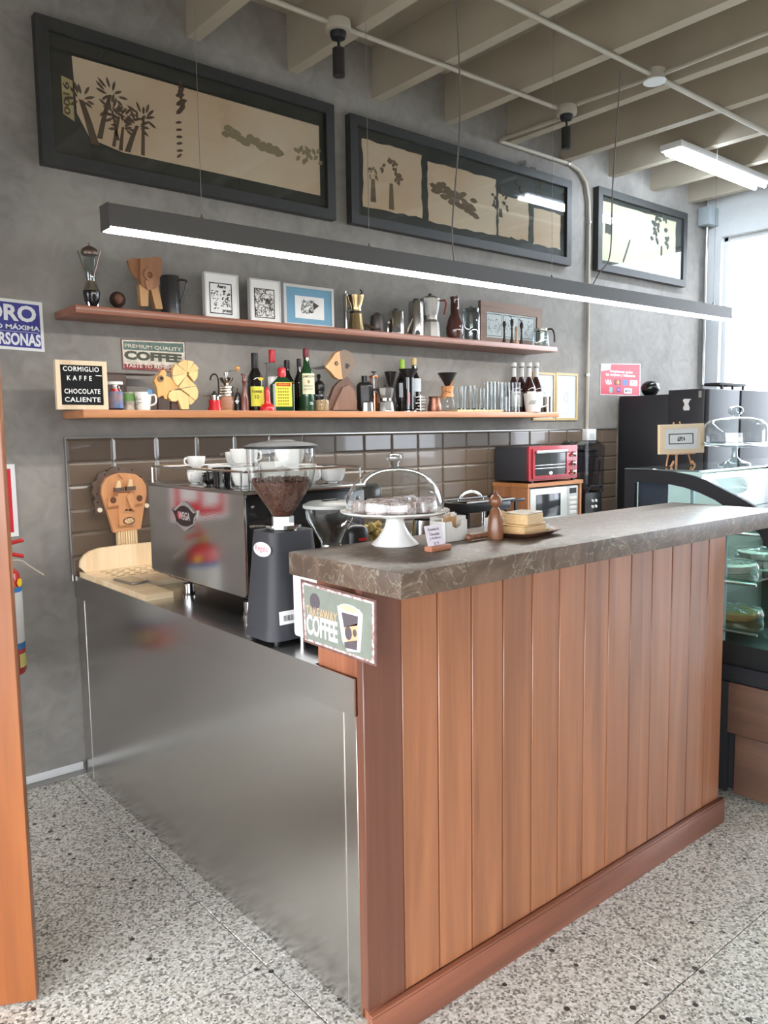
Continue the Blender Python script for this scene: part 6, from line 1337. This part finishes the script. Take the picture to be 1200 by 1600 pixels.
def artC(t, W2, H2, m):
    B().prism(rect(W2*.22, H2*.20, W2*.80, H2*.74), .003, m, .0).build('paper', PAPER, t); squig(t, W2*.34, H2*.32, W2*.60, H2*.66, m, 60, 6, M('soft_ink'), .004); B().prism([(W2*.58, H2*.42), (W2*.70, H2*.54), (W2*.58, H2*.62)], .0034, m, .002).build('linocut_shape', M('soft_ink'), t)
print_frame('white framed linocut titled Aero with bold black figures, leftmost of the shelf prints', ((318, 424), (371, 428), (372, 497), (320, 489)), -.18, PF, .006, PAPER, artA)
print_frame('white framed linocut of dense fine lines, narrower, second from the left', ((389, 434), (437, 438), (438, 503), (391, 497)), -.18, PF, .006, PAPER, artB)
print_frame('blue mounted print in a pale frame, widest of the leaning prints', ((442, 442), (520, 446), (521, 511), (444, 505)), -.18, PF, .014, M('mount_blue', (112,158,184), .7), artC)
# gold reflecting moka brewer
t, h, r = st('stovetop_brewer', 'polished brass toned stovetop brewer with side column left of the jug row', 'coffee maker', 556, 461, 26, -.16, Z1); BR = M('polished_brass', (200,176,132), .22, 1)
L(t, 'boiler', [(0, 0), (1, 0), (.95, .05), (.72, .46), (.7, .5), (0, .5)], BR, r, h); L(t, 'waist', [(0, .5), (.78, .5), (.78, .55), (0, .55)], KN, r, h); L(t, 'jug', [(0, .55), (.66, .55), (.62, .66), (.95, .86), (1.05, .98), (0, .99)], BR, r, h)
B().lathe([(0, 0), (.011, 0), (.011, h*1.02), (.004, h*1.04), (.006, h*1.1), (0, h*1.1)], 16, (-r*1.25, 0, 0)).build('side_column', CHROME, t); B().tube([(-r*1.2, 0, h*.65), (-r*.5, 0, h*.65)], .004).build('cross_tube', CHROME, t); B().tube([(r*.5, 0, h*.98), (r*.75, 0, h*1.08), (r*.5, 0, h*1.14)], .004).build('lid_grip', KN, t)
t, h, r = st('small_teapot', 'small dark glass pot with long pale handle in the shadow on the upper shelf', 'pot', 586, 489, 30, -.13, Z1)
L(t, 'pot_body', [(0, 0), (.8, 0), (.95, .4), (.8, .85), (.3, 1), (0, 1)], M('smoke_brown', (72,64,62), .3), r*.8, h, c=(.01, 0, 0)); B().tube([(-r*1.1, -.02, h*.45), (0, -.035, h*.22), (r*.6, -.04, h*.2)], [.008, .006, .004]).build('handle', M('pale_pewter', (150,134,122), .3, .8), t)
t, h, r = st('steel_percolator', 'short polished steel pot with black domed spout cover', 'coffee pot', 619, 487, 25, -.17, Z1)
L(t, 'pot_body', [(0, 0), (1, 0), (1, .95), (.9, 1), (0, 1)], STAINLESS, r, h); L(t, 'lid_knob', [(0, 1), (.25, 1), (.3, 1.12), (0, 1.15)], KN, r, h, 12); B().prism([(-.022, 0), (.022, 0), (.018, .022), (0, .034), (-.018, .022)], .012, MB(.003, -r*.92, .008)).build('front_cover', KN, t); B().tube([(-.024, -r-.008, .008), (.0, -r-.012, .004), (.024, -r-.008, .008)], .003).build('cover_rim', WHITE, t)
B().box(-.006-r, .006-r, -.01, .0, .0, h*.5, bev=.002).build('side_handle', STAINLESS, t); B().sphere((-r*.95, -.02, h*.52), .007).build('white_knob', WHITE, t)
t, h, r = st('steel_kettle', 'taller polished steel pot with slanted spout beside the moka pot with red handle', 'coffee pot', 650, 470, 24, -.17, Z1)
L(t, 'pot_body', [(0, 0), (1, 0), (1, .9), (.94, .97), (0, .97)], STAINLESS, r, h); L(t, 'lid_knob', [(0, .97), (.3, .97), (.35, 1.05), (0, 1.06)], KN, r, h, 12)
B().tube([(-r*1.2, -.02, h*.12), (-r*.9, -.03, h*.3), (-r*.1, -.035, h*.62)], [.008, .007, .004]).build('spout', M('warm_steel'), t); B().prism([(-.014, 0), (.016, 0), (.012, .018), (0, .026), (-.01, .018)], .01, MB(.005, -r*.95, .006)).build('front_cover', KN, t); B().tube([(-.018, -r-.004, .006), (0, -r-.008, .003), (.018, -r-.004, .006)], .0025).build('cover_rim', WHITE, t)
t = moka('large aluminium moka pot with a red and brown handle on the upper shelf', 672, 459, 31, -.18, Z1, M('handle_red', (140,60,54), .4), 1, M('dull_aluminium', (160,158,154), .4, .9))
t, h, r = st('glass_jug', 'brown glass jug with narrow neck on the upper shelf', 'jug', 710.5, 463, 28, -.16, Z1); BG = M('brown_glass', (84,52,48), .1, coat=.6)
L(t, 'jug_body', [(0, 0), (.75, 0), (.98, .14), (1.0, .28), (.8, .46), (.5, .6), (.46, .92), (.56, .98), (.5, .98), (0, .9)], BG, r, h); B().sphere((r*.3, 0, h*1.0), .006).build('lid_pin', CHROME, t)
t, h, r = st('glass_storage_jar', 'tall clear glass jar with lid between the brown jug and wooden frame', 'jar', 736, 479, 28, -.18, Z1)
L(t, 'jar_body', [(0, 0), (.96, 0), (1, .04), (1, .76), (.84, .86)], glass('stand_glass'), r, h, 14); L(t, 'lid', [(0, .86), (.9, .86), (.9, .93), (.3, .95), (.2, 1), (0, 1)], glass('stand_glass'), r, h)
t = thing('framed_print', 'brown wooden frame with three small drawings leaning on the upper shelf', 'framed print', (at(749, 530, -.10).x, -.10, Z1+.0008))
W2 = at(845, 500, -.10).x-at(749, 500, -.10).x; H2 = at(749, 469.5, -.10).z-Z1; m = MB(0, 0, 0); bfr = wood('brown_frame_wood', (142,112,90), (118,90,72), 0, 1, .5)
b = B(); ring(b, rect(0, 0, W2, H2), rect(.05, .045, W2-.05, H2-.06), .012, m, -.01); b.build('frame', bfr, t); B().prism(rect(.04, .04, W2-.04, H2-.05), .003, m, -.002).build('print', M('print_cool', (196,206,206), .6), t)
for k in range(3):
    xa = .06+k*(W2-.12)/3; xb = xa+(W2-.12)/3-.012; b = B(); ring(b, rect(xa, .055, xb, H2-.07), rect(xa+.003, .058, xb-.003, H2-.073), .0036, m, .003); b.build('panel_border', INK, t); squig(t, xa+.01, .065, xb-.01, H2-.09, m, 26, 20+k, M('soft_ink'))
for i, (cx, yt, dark) in enumerate(((788, 502, 1), (800, 499, 1), (807, 510, 0), (815, 504, 1))):
    t, h, r = st('chess_like_figure', ('slim dark turned figure at the left of four before the brown frame', 'slim dark figure with a bent spout on top, second of four', 'pale slim figure, third of four before the brown frame', 'slim dark figure at the right of four before the brown frame')[i], 'figurine', cx, yt, 7, -.20, Z1, 'four slim figures before the brown frame')
    L(t, 'figure_body', [(0, 0), (1, 0), (.95, .08), (.5, .28), (.35, .55), (.5, .62), (.3, .68), (.7, .78), (.8, .9), (.4, 1), (0, 1)], M('figure_dark', (48,38,36), .5) if dark else M('figure_pale', (196,160,126), .5), r, h, 14)
    if i in (1, 3): B().tube([(0, 0, h*.95), (-.006, 0, h*1.1), (-.018, 0, h*1.12)], .002, 6).build('bent_spout', M('figure_dark'), t)
t, h, r = st('glass_server', 'round glass coffee server with steel band and black handle at the shelf end', 'coffee server', 845, 513, 27, -.18, Z1)
L(t, 'glass_body', [(0, 0), (.9, 0), (1, .12), (.92, .6), (.72, .86)], glass('stand_glass'), r, h); L(t, 'steel_band', [(.72, .84), (.78, .84), (.78, .97), (0, 1)], STAINLESS, r, h); L(t, 'filter', [(0, .3), (.5, .3), (.5, .85), (0, .85)], STAINLESS, r*.8, h); B().tube(bez([(r*.75, 0, h*.92), (r*1.25, 0, h*.95), (r*1.55, 0, h*.7), (r*1.6, 0, h*.25)]), .006).build('handle', BLACKP, t)

# ---- group phrases for the remaining repeats
GP = {'wall_picture': 'big framed photographs high on the wall', 'framed_print': 'prints leaning on the upper shelf', 'conduit': 'painted conduits under the ceiling beams', 'spotlight': 'black spotlights on ceiling boxes', 'fluorescent_light': 'twin tube ceiling lights', 'certificate_frame': 'gilt certificates on the wall', 'coffee_grinder': 'coffee grinders', 'wrapped_pie': 'wrapped pies in the display case', 'wall_shelf': 'wooden wall shelves', 'liquor_bottle': 'liquor bottles on the lower shelf', 'wine_bottle': 'wine bottles on the lower shelf', 'moka_pot': 'moka pots', 'ceramic_mug': 'mugs on the lower shelf', 'sachet_box': 'white sachet boxes on the stone slab', 'wooden_box': 'wooden boxes'}
for o in COL.objects:
    k = o.name.split('.')[0]
    if o.parent is None and 'label' in o and 'group' not in o and k in GP: o['group'] = GP[k]
